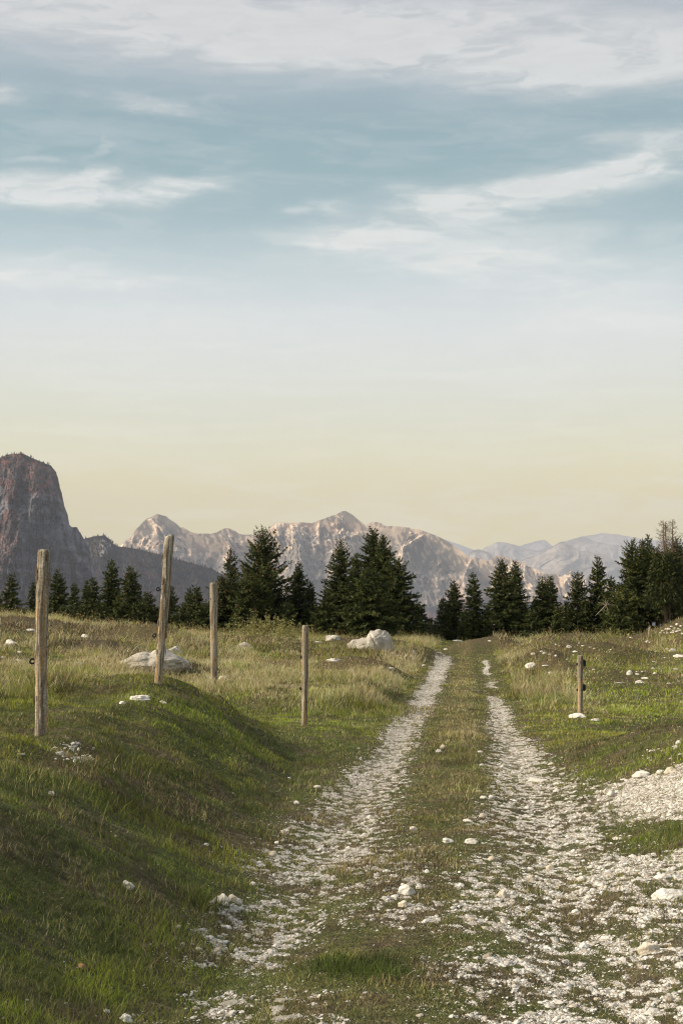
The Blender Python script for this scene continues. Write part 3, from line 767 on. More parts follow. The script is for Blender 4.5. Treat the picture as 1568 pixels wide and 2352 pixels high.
def build_tall():
    rng = np.random.default_rng(8)
    x, y, r = sample(620000, 12, 86, 1.15, R(20), rng)
    tm = tall_mask(x, y)
    cv, g = cover(x, y); hm = heath_mask(x, y)
    clump = sst(-.15, .35, fbm(x / .45, y / .6, 0, 241, 2))
    p = tm * (.25 + .75 * clump) * (1 - sst(.3, .5, cv)) * (1 - .93 * hm)
    keep = rng.random(len(x)) < p * .85
    x, y, r, tm = x[keep], y[keep], r[keep], tm[keep]
    n = len(x)
    h = rng.uniform(.08, .34, n) * (.5 + .7 * tm) * (1 + .35 * fbm(x / 1.4, y / 1.8, 0, 245, 2))
    h = h * (1 + .25 * sst(60, 76, y))
    w = np.clip(r * .00032, .003, .02) * rng.uniform(.6, 1.2, n)
    # straw leans with the evening breeze: clumps share a direction
    lean = np.clip(np.abs(rng.normal(.22, .25, n)), 0, 1.1); bend = rng.uniform(.1, .7, n)
    z = height(x, y) - .01
    d, _ = dry_mask(x, y)
    st = np.array((.76, .63, .34)); gn = np.array((.24, .29, .04)); pk = np.array((.46, .35, .23))
    k = rng.random(n) + 1.1 * fbm(x / 1.9, y / 2.9, 0, 251, 3)
    c = np.where((k < .56 + .5 * (d - .4))[:, None], st, gn)
    c = np.where((rng.random(n) < .12)[:, None], pk, c)
    c = np.clip(c * rng.uniform(.65, 1.15, (n, 1)), .01, .6)
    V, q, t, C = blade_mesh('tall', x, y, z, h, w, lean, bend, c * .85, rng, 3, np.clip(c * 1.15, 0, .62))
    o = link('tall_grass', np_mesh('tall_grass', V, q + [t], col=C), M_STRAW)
    tag(o, 'tall straw-coloured dry grass standing in clumps across the meadow', None, None, 'stuff')
    # seed stalks
    m = 15000
    x, y, r = sample(m * 4, 7, 84, 1.0, R(20), rng)
    tm = tall_mask(x, y); xl, xr = XL(np.maximum(y, 0)), XR(np.maximum(y, 0))
    cv, g = cover(x, y)
    nearp = .05 * (1 - sst(.2, .4, cv)) * sst(-.2, .4, fbm(x / .9, y / 1.2, 0, 261, 2)) 
    keep = rng.random(len(x)) < np.maximum(tm * .5, nearp)
    x, y, r, tm = x[keep], y[keep], r[keep], tm[keep]; n = len(x)
    h = rng.uniform(.12, .30, n) + tm * rng.uniform(.1, .35, n) 
    w = np.clip(r * .00022, .0016, .010)
    z = height(x, y) - .01
    c = np.array((.40, .33, .17)) * rng.uniform(.7, 1.2, (n, 1))
    lean = np.abs(rng.normal(.15, .22, n)); bend = rng.uniform(0, .4, n)
    V, q, t, C = blade_mesh('stalk', x, y, z, h, w, lean, bend, c, rng, 3)
    # heads: a slim diamond at each tip
    tip = V.reshape(n, -1, 3)[:, -1]; prev = V.reshape(n, -1, 3)[:, -3:-1].mean(1)
    dirn = tip - prev; dirn /= np.linalg.norm(dirn, axis=1, keepdims=True) + 1e-9
    hl = rng.uniform(.02, .045, n)[:, None] * (1 + sst(14, 24, r))[:, None] * .8; a = rng.uniform(0, 2 * PI, n)
    side = np.stack([np.cos(a), np.sin(a), 0 * a], -1) * (w * rng.uniform(.8, 1.5, n) + .0008)[:, None]
    H = np.stack([tip - dirn * hl * .3, tip + dirn * hl * .3 + side, tip + dirn * hl, tip + dirn * hl * .3 - side], 1).reshape(-1, 3)
    b = len(V) + np.arange(n) * 4
    hq = np.stack([b, b + 1, b + 2, b + 3], -1)
    VV = np.vstack([V, H]); CC = np.vstack([C, np.repeat(c * 1.05 * np.array((1, .9, .85)), 4, 0)])
    o = link('seed_stalks', np_mesh('seed_stalks', VV, q + [hq, t], col=CC), M_STRAW)
    tag(o, 'thin pale grass stalks with seed heads rising above the turf', None, None, 'stuff')

def build_weeds():
    """the loose pale weeds that stand up against the dark trees"""
    rng = np.random.default_rng(12)
    XS = []
    for (px, py, sp, cnt, hh) in [(560, 1456, .7, 26, 1.05), (600, 1456, .5, 34, 1.25), (585, 1456, 1.4, 22, .9), (665, 1459, .4, 18, 1.0), (640, 1458, 1.0, 26, .9), (690, 1458, .6, 20, .9), (1400, 1462, 1.0, 30, .5)]:
        wx, wy, wz, _t = world_pt(px, py + 9)
        for i in range(cnt):
            XS.append((wx + rng.normal(0, sp * .6), wy + rng.normal(0, sp * .7), hh * rng.uniform(.5, 1.1)))
    A = np.array(XS); n = len(A); x, y, h = A.T
    z = height(x, y) - .02
    c = np.array((.20, .19, .07)) * rng.uniform(.7, 1.25, (n, 1))
    V, q, t, C = blade_mesh('weed', x, y, z, h, np.full(n, .014), np.abs(rng.normal(.15, .2, n)), rng.uniform(0, .45, n), c, rng, 3)
    Vr = V.reshape(n, -1, 3); cols = [C]; Vs = [V]; Q = []
    base = len(V)
    for k in range(16):     # small leaves and seed sprays up each stem
        f = rng.uniform(.35, 1, n)[:, None]
        p = Vr[:, 0] * (1 - f) ** 1.2 + Vr[:, -1] * f
        a = rng.uniform(0, 2 * PI, n); up = rng.uniform(-.4, .9, n)
        d = np.stack([np.cos(a), np.sin(a), up], -1) * rng.uniform(.05, .15, (n, 1)); s = np.cross(d, np.array((0, 0, 1.)))
        s = s / (np.linalg.norm(s, axis=1, keepdims=True) + 1e-9) * .018
        s[:, 2] += .012
        Vs.append(np.stack([p, p + d * .5 + s, p + d, p + d * .5 - s], 1).reshape(-1, 3))
        b = base + np.arange(n) * 4; Q.append(np.stack([b, b + 1, b + 2, b + 3], -1)); base += n * 4
        cols.append(np.repeat(np.clip(c * rng.uniform(.8, 1.5, (n, 1)), 0, .6), 4, 0))
    o = link('weeds', np_mesh('weeds', np.vstack(Vs), q + Q + [t], col=np.vstack(cols)), M_STRAW)
    tag(o, 'loose pale green weeds standing up against the dark spruces', None, None, 'stuff')

# --- loose gravel
M_STONE = mat_attr('limestone_gravel', .85, 0, .2, 60, .14, (90, .5, .01))
def ico():
    t = (1 + 5 ** .5) / 2
    v = np.array([(-1, t, 0), (1, t, 0), (-1, -t, 0), (1, -t, 0), (0, -1, t), (0, 1, t), (0, -1, -t), (0, 1, -t), (t, 0, -1), (t, 0, 1), (-t, 0, -1), (-t, 0, 1)], float)
    v /= np.linalg.norm(v[0])
    f = np.array([(0, 11, 5), (0, 5, 1), (0, 1, 7), (0, 7, 10), (0, 10, 11), (1, 5, 9), (5, 11, 4), (11, 10, 2), (10, 7, 6), (7, 1, 8), (3, 9, 4), (3, 4, 2), (3, 2, 6), (3, 6, 8), (3, 8, 9), (4, 9, 5), (2, 4, 11), (6, 2, 10), (8, 6, 7), (9, 8, 1)])
    return v, f
def build_gravel():
    rng = np.random.default_rng(15)
    x, y, r = sample(1400000, 4.8, 60, 1.9, R(20), rng)
    cv, g = cover(x, y)
    p = sst(.22, .90, cv + .13 * rng.normal(0, 1, len(x))) * .92 + .035 * sst(.02, .15, g) + .0012
    keep = rng.random(len(x)) < p
    x, y, r, g, cv = x[keep], y[keep], r[keep], g[keep], cv[keep]; n = len(x)
    s = np.exp(rng.normal(math.log(.0042), .60, n)) * (1 + .40 * sst(1.2, 3.0, x) * (y < 22))
    s = np.clip(np.maximum(s, r * .00046), .0032, .030)
    s = s * (.75 + .25 * sst(.4, .6, cv))
    z = height(x, y)
    v, f = ico()
    K = 24
    protos = v[None] * rng.uniform(.72, 1.25, (K, 12, 1)) * np.array([1.15, .95, 1])[None, None]
    idx = rng.integers(0, K, n)
    a = rng.uniform(0, 2 * PI, n); ca, sa = np.cos(a)[:, None], np.sin(a)[:, None]
    P = protos[idx] * s[:, None, None]
    P[:, :, 2] *= rng.uniform(.36, .75, n)[:, None]
    X = P[:, :, 0] * ca - P[:, :, 1] * sa; Yv = P[:, :, 0] * sa + P[:, :, 1] * ca
    tl = rng.normal(0, .3, n)[:, None]
    Zv = P[:, :, 2] + X * tl
    V = np.stack([X + x[:, None], Yv + y[:, None], Zv + z[:, None] + s[:, None] * .06], -1).reshape(-1, 3)
    F = (f[None] + (np.arange(n) * 12)[:, None, None]).reshape(-1, 3)
    tone = rng.random(n)
    c = np.array((.66, .645, .605)) * rng.uniform(.64, 1.1, (n, 1))
    c = np.where((tone < .22)[:, None], np.array((.42, .38, .31)) * rng.uniform(.6, 1.1, (n, 1)), c)
    c = np.where((tone > .93)[:, None], np.array((.28, .25, .20)), c)
    left = (1 - sst(.9, 1.6, x - XL(np.maximum(y, 0))))[:, None]      # the left rut is a little greyer
    c = c * (1 - .16 * left)
    o = link('gravel', np_mesh('gravel', V, [F], col=np.repeat(np.clip(c, .05, .75), 12, 0)), M_STONE)
    tag(o, 'loose white limestone gravel of the wheel ruts and the stony slope', None, None, 'stuff')
    print('gravel', n)
build_turf(); build_tall(); build_weeds(); build_gravel()
# ------------------------------------------------------------------ rocks
import bmesh
def mat_rock(name, lo, hi, speck, scale=1.0):
    m = bpy.data.materials.new(name); m.use_nodes = True; t = m.node_tree; t.nodes.clear(); N = NT(t)
    tc = N.new('ShaderNodeTexCoord').outputs['Object']
    P = N.new('ShaderNodeNewGeometry').outputs['Position']
    n1 = N.noise(P, 5 * scale, 6, .65, .3); n2 = N.noise(P, 26 * scale, 5, .65); n3 = N.noise(P, 2.2 * scale, 4, .6)
    col = N.mix(N.mr(n1, .36, .64), lo + (1,), hi + (1,))
    dark = N.mr(N.m('ADD', N.m('MULTIPLY', n2, .6), N.m('MULTIPLY', n3, .4)), .50 + .12 * (1 - speck), .60 + .12 * (1 - speck))
    col = N.mix(N.m('MULTIPLY', dark, min(1, speck + .15)), col, (.13, .12, .10, 1))
    p = N.new('ShaderNodeBsdfPrincipled'); t.links.new(col, p.inputs['Base Color']); p.inputs['Roughness'].default_value = .9
    p.inputs['Specular IOR Level'].default_value = .2
    b = N.new('ShaderNodeBump'); b.inputs['Strength'].default_value = .8; b.inputs['Distance'].default_value = .03 / scale
    t.links.new(N.m('ADD', n1, N.m('MULTIPLY', n2, .5)), b.inputs['Height']); t.links.new(b.outputs[0], p.inputs['Normal'])
    o = N.new('ShaderNodeOutputMaterial'); t.links.new(p.outputs[0], o.inputs[0])
    return m
M_WHITE = mat_rock('white_limestone', (.56, .53, .47), (.70, .68, .64), .25, 2.0)
M_CREAM = mat_rock('cream_limestone', (.46, .41, .32), (.60, .55, .46), .25, 2.0)
M_BOULD = mat_rock('weathered_boulder', (.31, .29, .25), (.48, .455, .41), .45, .8)
M_SPECK = mat_rock('lichened_limestone', (.42, .40, .36), (.58, .56, .52), .85, 1.2)
M_BROWN = mat_rock('brown_stone', (.26, .14, .08), (.38, .22, .13), .3, 3.0)
M_GREYR = mat_rock('grey_slab', (.27, .255, .215), (.40, .38, .33), .4, 2.5)
MM = {'w': M_WHITE, 'c': M_CREAM, 'b': M_BOULD, 's': M_SPECK, 'n': M_BROWN, 'g': M_GREYR}
_ICO = {}
def icosphere(sub):
    if sub not in _ICO:
        bm = bmesh.new(); bmesh.ops.create_icosphere(bm, subdivisions=sub, radius=1)
        v = np.array([p.co[:] for p in bm.verts]); f = np.array([[q.index for q in p.verts] for p in bm.faces]); bm.free()
        _ICO[sub] = (v, f)
    return _ICO[sub]
def rock_mesh(name, w, d, h, seed, sub=3, planes=9, lobes=None):
    rng = np.random.default_rng(seed)
    v, f = icosphere(sub); v = v.copy()
    n = v.copy()
    rad = np.ones(len(v))
    for k in range(planes):                       # broken flat faces
        q = rng.normal(0, 1, 3); q[2] = abs(q[2]) * .8 + .05; q /= np.linalg.norm(q)
        lim = rng.uniform(.55, .9)
        dd = v @ q
        rad = np.minimum(rad, np.where(dd > lim, lim / np.maximum(dd, 1e-6), 1))
    if lobes is not None: rad = rad * .25 + .75
    v = v * rad[:, None]
    v = v * (1 + (.14 if sub >= 5 else .26) * fbm(n[:, 0] * 1.4 + seed, n[:, 1] * 1.4, n[:, 2] * 1.4, seed, 2) + .09 * fbm(n[:, 0] * 5, n[:, 1] * 5 + seed, n[:, 2] * 5, seed, 3))[:, None]
    if lobes is not None: v = lobes(v, n)
    mn, mx = v.min(0), v.max(0)
    v = (v - (mn + mx) / 2) / (mx - mn)
    v = v * np.array((w, d, h * 1.35)); v[:, 2] += h * .5 * 1.35 - h * .35
    return np_mesh(name, v, [f], smooth=False)
# zoomed regions of the photograph the stones were measured in: origin x, y and step, in 2352-tall units
REG = {'A': (0, 1205.7, .3295), 'B': (488, 1119.5, .3661), 'C': (993.8, 1119.5, .3661), 'D': (1051.2, 1435.3, .3295), 'E': (516.7, 1377.9, .3661), 'F': (0, 1722.3, .5002), 'G': (784.2, 1722.3, .4998)}
def rock(reg, cx, base, w, h, mat, label, group=None, kind='rock', sub=3, depth=.75, planes=9, rot=None, lobes=None, seed=None, cat=None):
    ox, oy, s = REG[reg]
    px, py, wp, hp = ox + cx * s, oy + base * s, w * s, h * s
    x, y, z, t = world_pt(px, py - .12 * hp)
    d = ray(px, py); dist = t * d[1]
    W = wp / 3266 * dist; sinv = max(.03, (CAMZ - z) / dist)
    D = W * depth
    H = max((hp / 3266 * dist - D * sinv * .55), hp / 3266 * dist * .35)
    sd = seed if seed is not None else int(cx * 7 + base * 13)
    y += D * .35
    z = float(height(x, y))
    sub = sub if wp * .435 > 8 else 2
    me = rock_mesh(kind, W * 1.06, D * 1.06, H, sd, sub, planes, lobes)
    o = link(kind, me, MM[mat], loc=(x, y, z - .20 * H))
    rr = random.Random(sd)
    o.rotation_euler = (rr.uniform(-.1, .1), rr.uniform(-.1, .1), (rr.uniform(-.25, .25) if rot is None else rot))
    tag(o, label, cat or ('boulder' if kind == 'boulder' else 'rock'), group)
    return o

def big_lobes(v, n):
    # low left shoulder and a higher lump on the right, with a cleft between
    x = v[:, 0]; up = np.clip(v[:, 2], 0, None)
    q = np.sqrt(np.clip(1 - np.clip(np.abs(x), 0, .999) ** 2, .02, 1)); rn = v[:, 2] / q          # 0..1 up the section
    top = np.interp(x, [-1, -.88, -.6, -.2, -.04, .0, .10, .45, .72, .88, 1], [.30, .58, .66, .74, .72, .84, 1.04, 1.06, .98, .80, .40])
    v = v.copy(); v[:, 2] = np.where(v[:, 2] > 0, np.clip(rn, 0, 1.1) ** .8 * top, v[:, 2] * .5)
    v[:, 2] -= .05 * np.exp(-((x - .38 + .3 * v[:, 2]) / .05) ** 2) * (v[:, 2] > 0)
    v[:, 1] -= .07 * np.exp(-((x - .38 + .3 * v[:, 2]) / .04) ** 2) * np.sign(v[:, 1])
    return v
def wide_lobes(v, n):
    x = v[:, 0]; v = v.copy()
    f = .80 + .30 * np.exp(-((x + .45) / .35) ** 2) + .45 * np.exp(-((x - .25) / .3) ** 2) - .14 * np.exp(-((x + .06) / .06) ** 2)
    v[:, 1] *= 1 - .05 * np.exp(-((x + .06) / .07) ** 2)
    v[:, 2] = v[:, 2] * f
    return v

rock('B', 995, 1034, 285, 150, 'b', 'largest boulder, pale and cleft, standing on the meadow left of the track', kind='boulder', sub=6, depth=.8, planes=7, lobes=big_lobes, rot=0, seed=4)
rock('A', 1070, 1066, 480, 190, 'b', 'broad low speckled boulder behind the second tallest leaning post', kind='boulder', sub=5, depth=.6, planes=7, lobes=wide_lobes, rot=0, seed=9)
rock('A', 1212, 935, 120, 92, 's', 'dark mossy rock just behind the broad low boulder', sub=4, seed=3)
rock('A', 72, 840, 95, 44, 'w', 'rounded white rock in dry grass at the far left of the meadow')
rock('A', 212, 742, 62, 20, 'w', 'thin flat white rock behind the thick left post')
rock('A', 592, 788, 55, 28, 'w', 'jagged white rock in tall straw grass between the two tallest posts')
rock('A', 545, 1008, 85, 56, 's', 'round grey rock with a dark lower side in the left meadow')
rock('A', 140, 892, 35, 14, 'c', 'small cream rock below the rounded white one on the far left')
rock('A', 132, 950, 55, 14, 'w', 'low white rock half sunk in grass left of the thick post')
rock('A', 18, 930, 24, 12, 'w', 'tiny white rock cut by the left edge of the picture')
rock('A', 1548, 978, 34, 26, 's', 'grey rock touching the right side of the straight third post')
rock('A', 1556, 1084, 62, 34, 'w', 'white rounded rock at the foot of the straight third post')
rock('A', 965, 1230, 150, 46, 'w', 'largest white rock lying on the grassy bank top, with a flat top', sub=4)
rock('A', 855, 1252, 46, 24, 'w', 'small white rock just left of the flat-topped one on the bank')
rock('A', 1130, 1246, 66, 22, 'w', 'small white rock just right of the flat-topped one on the bank')
rock('A', 90, 1478, 42, 14, 'g', 'dull grey stone sunk in turf left of the thick post foot')
rock('A', 150, 1612, 50, 16, 'g', 'flat grey stone sunk in the turf beside the pile of little stones')
rock('A', 420, 985, 20, 9, 'w', 'white chip in the meadow grass right of the thick left post')
PG = 'little white stones spilled on the bare patch below the thick left post'
PL = 'little white stone in the spilled heap below the thick left post'
for k, (cx, b, w, h) in enumerate([(278, 1545, 22, 18), (385, 1562, 34, 16), (408, 1605, 52, 26), (352, 1580, 24, 12), (425, 1590, 30, 18), (470, 1642, 30, 14), (522, 1660, 30, 34), (547, 1580, 20, 22), (575, 1618, 30, 12), (455, 1565, 26, 16), (490, 1558, 22, 12), (438, 1622, 22, 14), (500, 1632, 22, 12), (610, 1640, 20, 10), (470, 1590, 18, 12), (560, 1660, 20, 12), (596, 1655, 22, 10), (530, 1605, 18, 12), (390, 1640, 16, 12), (340, 1562, 16, 10), (630, 1618, 16, 12), (545, 1630, 18, 10)]):
    rock('A', cx, b, w, h, 'w', PL, PG, kind='stone', cat='stone')
rock('B', 205, 1032, 115, 64, 's', 'speckled white rock with dark lichen spots left of the short straight post', sub=4)
rock('B', 755, 964, 95, 38, 's', 'pale rock in tall grass just left of the largest boulder', sub=4)
rock('B', 665, 982, 60, 16, 'w', 'thin white rock low in tall grass between short post and largest boulder')
rock('B', 283, 920, 24, 9, 'w', 'tiny white rock on the skyline below the pale weeds')
rock('B', 55, 1114, 28, 20, 'w', 'small bright rock right of the straight third post, above the rounded one')
rock('B', 755, 1098, 95, 22, 'w', 'long thin white rock sloping up to the right below the largest boulder')
rock('B', 1120, 1142, 42, 12, 'w', 'flat white rock in the grass just above the left rut')
HG = 'white stones strewn on the hummock between the largest boulder and the track'
HL = 'small white stone on the brown hummock between the largest boulder and the track'
for (cx, b, w, h) in [(1130, 1048, 54, 12), (1195, 1093, 22, 9), (1216, 1100, 16, 9), (1168, 1058, 22, 9), (1100, 1036, 20, 8), (1325, 1122, 26, 12)]:
    rock('B', cx, b, w, h, 'w', HL, HG, kind='stone', cat='stone')
rock('B', 1245, 1074, 32, 24, 'w', 'bright white rock at the edge of the hummock by the left rut')
rock('B', 1262, 1052, 22, 36, 's', 'upright grey rock sticking out of the hummock beside the left rut')
rock('B', 1357, 992, 34, 9, 'w', 'white rock in grass between the largest boulder and the far end of the track')
rock('B', 1463, 1018, 26, 8, 'w', 'low white rock just above the far end of the left rut')
rock('B', 1540, 950, 66, 12, 'w', 'string of white rock on the skyline above the far end of the track')
rock('C', 620, 1132, 86, 40, 'w', 'block-shaped white rock on the hummock right of the far track', sub=4)
FG = 'white stones scattered over the hummocks of the right meadow'
FL_ = 'small white stone among the hummocks of the right meadow'
for (cx, b, w, h) in [(628, 1052, 30, 15), (700, 1047, 28, 10), (730, 1052, 22, 8), (770, 1064, 22, 12), (855, 1012, 36, 15), (890, 1037, 32, 9), (880, 1060, 16, 9), (735, 1173, 28, 13), (818, 1175, 22, 13), (706, 1128, 40, 9), (1005, 1148, 18, 11), (840, 1083, 14, 9), (915, 985, 12, 10), (80, 1018, 28, 9), (1385, 1097, 22, 8), (1380, 1140, 18, 8), (1175, 1232, 64, 9), (960, 1165, 16, 8), (680, 1034, 20, 7), (1150, 1230, 30, 7), (1280, 1180, 24, 10), (1310, 1162, 20, 8), (1440, 1142, 26, 7), (1280, 1160, 16, 7), (770, 992, 14, 8), (1225, 1175, 14, 9), (940, 1002, 22, 7), (985, 1008, 18, 6), (1010, 1015, 16, 6), (1480, 1235, 30, 8), (1415, 1142, 18, 7), (1240, 945, 18, 7), (1115, 1020, 14, 6), (1450, 1072, 14, 6), (355, 968, 18, 8)]:
    rock('C', cx, b, w, h, 'w', FL_, FG, kind='stone', cat='stone')
rock('C', 1235, 1182, 40, 30, 'w', 'rounded white rock alone on dark heather right of the small right post')
rock('C', 1330, 1204, 44, 10, 'w', 'flat white rock just right of the rounded one on dark heather')
rock('C', 1298, 1232, 62, 26, 'w', 'ragged white rock in green grass right of the small right post')
rock('C', 1390, 1173, 24, 14, 'w', 'small bright rock between flat white rock and the picture edge')
rock('C', 1525, 1148, 38, 18, 's', 'grey white rock near the right edge, level with the small post top')
rock('C', 1505, 1033, 48, 26, 's', 'lumpy grey rock high on the right meadow below the tree trunk')
rock('C', 1470, 1022, 28, 14, 'w', 'white rock just left of the lumpy grey one on the right meadow')
rock('C', 1545, 1067, 70, 22, 'w', 'wide white rock at the right edge below the lumpy grey one')
rock('C', 1343, 975, 24, 16, 'w', 'larger of two white rocks in the grass before the right-hand spruces')
rock('C', 1362, 977, 18, 10, 'w', 'smaller of two white rocks in the grass before the right-hand spruces')
UG = 'white stones on the slope under the big trunk at the right'
UL = 'white stone on the grassy slope under the big trunk at the right'
for (cx, b, w, h) in [(1530, 868, 20, 13), (1495, 882, 20, 9), (1440, 905, 18, 8), (1460, 898, 18, 8), (1480, 900, 26, 12), (1510, 905, 22, 9), (1555, 880, 22, 9), (1500, 918, 26, 11), (1530, 912, 22, 10), (1470, 918, 20, 8), (1550, 905, 20, 10), (1425, 915, 14, 7), (1448, 920, 16, 7), (1562, 922, 16, 8), (1515, 890, 14, 7), (1538, 893, 16, 7)]:
    rock('C', cx, b, w, h, 'w', UL, UG, kind='stone', cat='stone')
rock('D', 836, 656, 122, 44, 'w', 'white rock lying at the foot of the small right post', sub=4)
rock('D', 960, 672, 72, 22, 'w', 'two-humped white rock beside the one at the small post foot')
rock('D', 1298, 1068, 158, 54, 'w', 'long white rock at the upper edge of the gravel slope', sub=4)
rock('D', 1488, 1038, 96, 52, 'c', 'cream rock beside the long white one at the top of the gravel slope', sub=4)
rock('D', 1412, 1040, 60, 30, 'w', 'small white rock wedged between the long one and the cream one')
rock('D', 1540, 830, 44, 28, 'w', 'upper of two bright rocks on the brown bank at the right edge')
rock('D', 1522, 864, 38, 32, 'w', 'lower of two bright rocks on the brown bank at the right edge')
BG = 'small white stones on the brown bank above the gravel slope'
BL = 'small white stone on the brown bank above the gravel slope'
for (cx, b, w, h) in [(1330, 932, 24, 14), (1345, 885, 34, 14), (1320, 878, 18, 10), (1370, 880, 22, 10), (1290, 915, 18, 8), (1345, 948, 18, 9), (1480, 935, 22, 9), (1400, 868, 24, 8), (1460, 862, 18, 8), (1545, 908, 24, 12), (1420, 880, 16, 7), (1290, 935, 14, 8), (930, 940, 16, 8), (1500, 850, 16, 8)]:
    rock('D', cx, b, w, h, 'w', BL, BG, kind='stone', cat='stone')
rock('D', 155, 892, 42, 17, 'w', 'white rock on the dark mud at the left edge of the right rut')
rock('D', 165, 986, 32, 20, 'w', 'square white rock on turf left of the right rut, below the muddy one')
rock('D', 655, 972, 44, 18, 'c', 'cream rock at the green right edge of the right rut')
rock('D', 560, 1094, 130, 24, 'w', 'long flat white rock flush with the gravel of the right rut')
rock('D', 148, 1168, 46, 17, 'c', 'cream rock on the strip between the ruts, above a white pair')
rock('D', 180, 1213, 58, 24, 'w', 'left rock of the white pair on the strip between the ruts')
rock('D', 236, 1213, 42, 26, 'w', 'right rock of the white pair on the strip between the ruts')
rock('D', 258, 1260, 42, 16, 'c', 'low cream rock just below the white pair on the strip')
rock('D', 170, 1344, 42, 32, 'c', 'round cream rock on the strip between the ruts, nearer than the white pair')
rock('D', 1070, 1192, 58, 40, 'w', 'angular white rock in the lower left of the gravel slope')
rock('D', 695, 1164, 62, 22, 'w', 'pointed white rock at the grass edge where right rut meets gravel slope')
rock('D', 1155, 1084, 44, 14, 'w', 'white rock at the upper tip of the gravel slope, on turf')
rock('D', 68, 1374, 64, 20, 'w', 'flat white rock at the middle of the strip beside a cream one')
rock('D', 320, 980, 26, 16, 'c', 'cream rock bedded in the gravel of the right rut')
rock('E', 1366, 938, 38, 32, 'c', 'upper cream rock of a touching pair on the strip between the ruts')
rock('E', 1342, 958, 38, 22, 'w', 'lower white rock of a touching pair on the strip between the ruts')
rock('E', 402, 1122, 28, 11, 'w', 'small white rock alone on the dark turf at the foot of the bank')
rock('E', 750, 1074, 24, 14, 'w', 'small white rock on the turf at the upper left edge of the left rut')
rock('E', 580, 1180, 38, 18, 'w', 'white rock at the left edge of the left rut, halfway along it')
rock('E', 838, 936, 20, 10, 'w', 'tiny white rock at the left rut edge beyond the other edge rocks')
rock('F', 238, 214, 30, 27, 'w', 'white rock alone on the grassy bank at the far left')
rock('F', 587, 645, 58, 44, 'w', 'white rock alone in the dark grass of the bank face', sub=4)
rock('F', 1010, 710, 78, 54, 'w', 'larger of two white rocks at the foot of the bank by the left rut', sub=4)
rock('F', 1063, 703, 46, 42, 'c', 'smaller cream rock touching the larger one at the foot of the bank')
rock('F', 948, 444, 22, 15, 'w', 'small white rock low on the shaded bank above the left rut')
rock('F', 1250, 492, 42, 30, 'c', 'cream rock at the left edge of the near gravel of the left rut')
rock('F', 1298, 386, 26, 21, 'c', 'round rock at the left rut edge just beyond the cream one')
rock('F', 1270, 432, 22, 15, 'w', 'small white rock between the cream and the round one at the rut edge')
rock('F', 1362, 250, 26, 19, 'w', 'white rock in grass beside the left rut, below the bank crest')
rock('F', 1457, 176, 34, 16, 'c', 'low cream rock at the rim of the left rut')
rock('F', 376, 1014, 42, 28, 'n', 'reddish brown stone lying in the dark grass of the bank')
rock('F', 572, 1254, 68, 40, 'w', 'white rock at the bottom edge of the picture, at the bank foot', sub=4)
rock('F', 488, 1214, 28, 20, 'w', 'small white rock left of the one at the bottom edge')
rock('F', 1160, 626, 30, 22, 'w', 'bright white rock at the tip of the near gravel patch')
rock('F', 1302, 1164, 92, 22, 'g', 'uppermost flat grey slab in the turf at the bottom of the picture')
rock('F', 1282, 1200, 92, 22, 'g', 'second flat grey slab, just below the uppermost one')
rock('F', 1052, 1178, 98, 20, 'g', 'flat grey slab left of the other slabs at the bottom')
rock('F', 1312, 1242, 124, 24, 'g', 'widest flat grey slab, lowest at the bottom of the picture')
rock('F', 912, 922, 32, 18, 'w', 'white rock in the small gravel patch at the foot of the bank')
rock('F', 1240, 936, 24, 21, 'w', 'bright white rock at the right end of the small lower gravel patch')
rock('G', 296, 672, 84, 60, 'w', 'largest angular white rock on the strip between the ruts', sub=4, planes=14)
rock('G', 285, 728, 50, 40, 'c', 'pale cubic rock just below the largest angular one on the strip', planes=14)
rock('G', 356, 641, 32, 21, 'w', 'small white rock just right of the largest angular one')
rock('G', 490, 430, 50, 27, 'w', 'left white rock of a pair at the left edge of the right gravel')
rock('G', 595, 433, 64, 30, 'w', 'right white rock of a pair at the left edge of the right gravel', sub=4)
rock('G', 645, 313, 28, 22, 'c', 'cream rock standing in thin turf above the white pair')
rock('G', 584, 333, 38, 13, 'w', 'flat white rock just left of the cream one in thin turf')
rock('G', 330, 374, 38, 24, 'c', 'cream rock on the strip above the yellow grass tuft')
rock('G', 130, 318, 28, 22, 'w', 'white rock in the left rut beside the strip')
rock('G', 690, 513, 50, 30, 'c', 'angular cream rock in the stony turf below the white pair', planes=13)
rock('G', 745, 686, 58, 48, 'c', 'largest cream rock in the middle of the near gravel', sub=4, planes=14)
rock('G', 787, 686, 32, 18, 'w', 'small white rock touching the largest cream one')
rock('G', 596, 794, 38, 28, 'c', 'orange-cream rock at the edge of the near turf')
rock('G', 958, 556, 36, 30, 'c', 'round cream rock bedded in the middle of the wide gravel')
rock('G', 1102, 606, 42, 30, 'w', 'bright rounded rock in the middle of the wide gravel')
rock('G', 872, 596, 32, 24, 'c', 'small cream rock left of the bright rounded one in the gravel')
rock('G', 1270, 416, 54, 18, 'w', 'flat white rock on the turf island in the gravel slope')
rock('G', 1240, 210, 32, 21, 'c', 'cream rock at the upper left of the gravel slope')
rock('G', 1525, 702, 170, 72, 'w', 'broad white rock at the right edge of the picture in the gravel', kind='boulder', sub=5)
rock('G', 1416, 944, 102, 62, 'c', 'large rounded cream rock near the lower right corner', sub=4)
rock('G', 1480, 596, 82, 28, 'w', 'wide low white rock above the broad one at the right edge')
rock('G', 992, 1172, 62, 24, 'w', 'white rock in green turf near the bottom of the gravel')
rock('G', 870, 1226, 64, 26, 'g', 'flat pale slab flush with the gravel near the bottom edge')
rock('G', 1176, 1158, 32, 21, 'c', 'small cream rock in the gravel at the bottom right')
rock('G', 1360, 752, 90, 30, 'w', 'low white rock left below the broad one at the right edge')
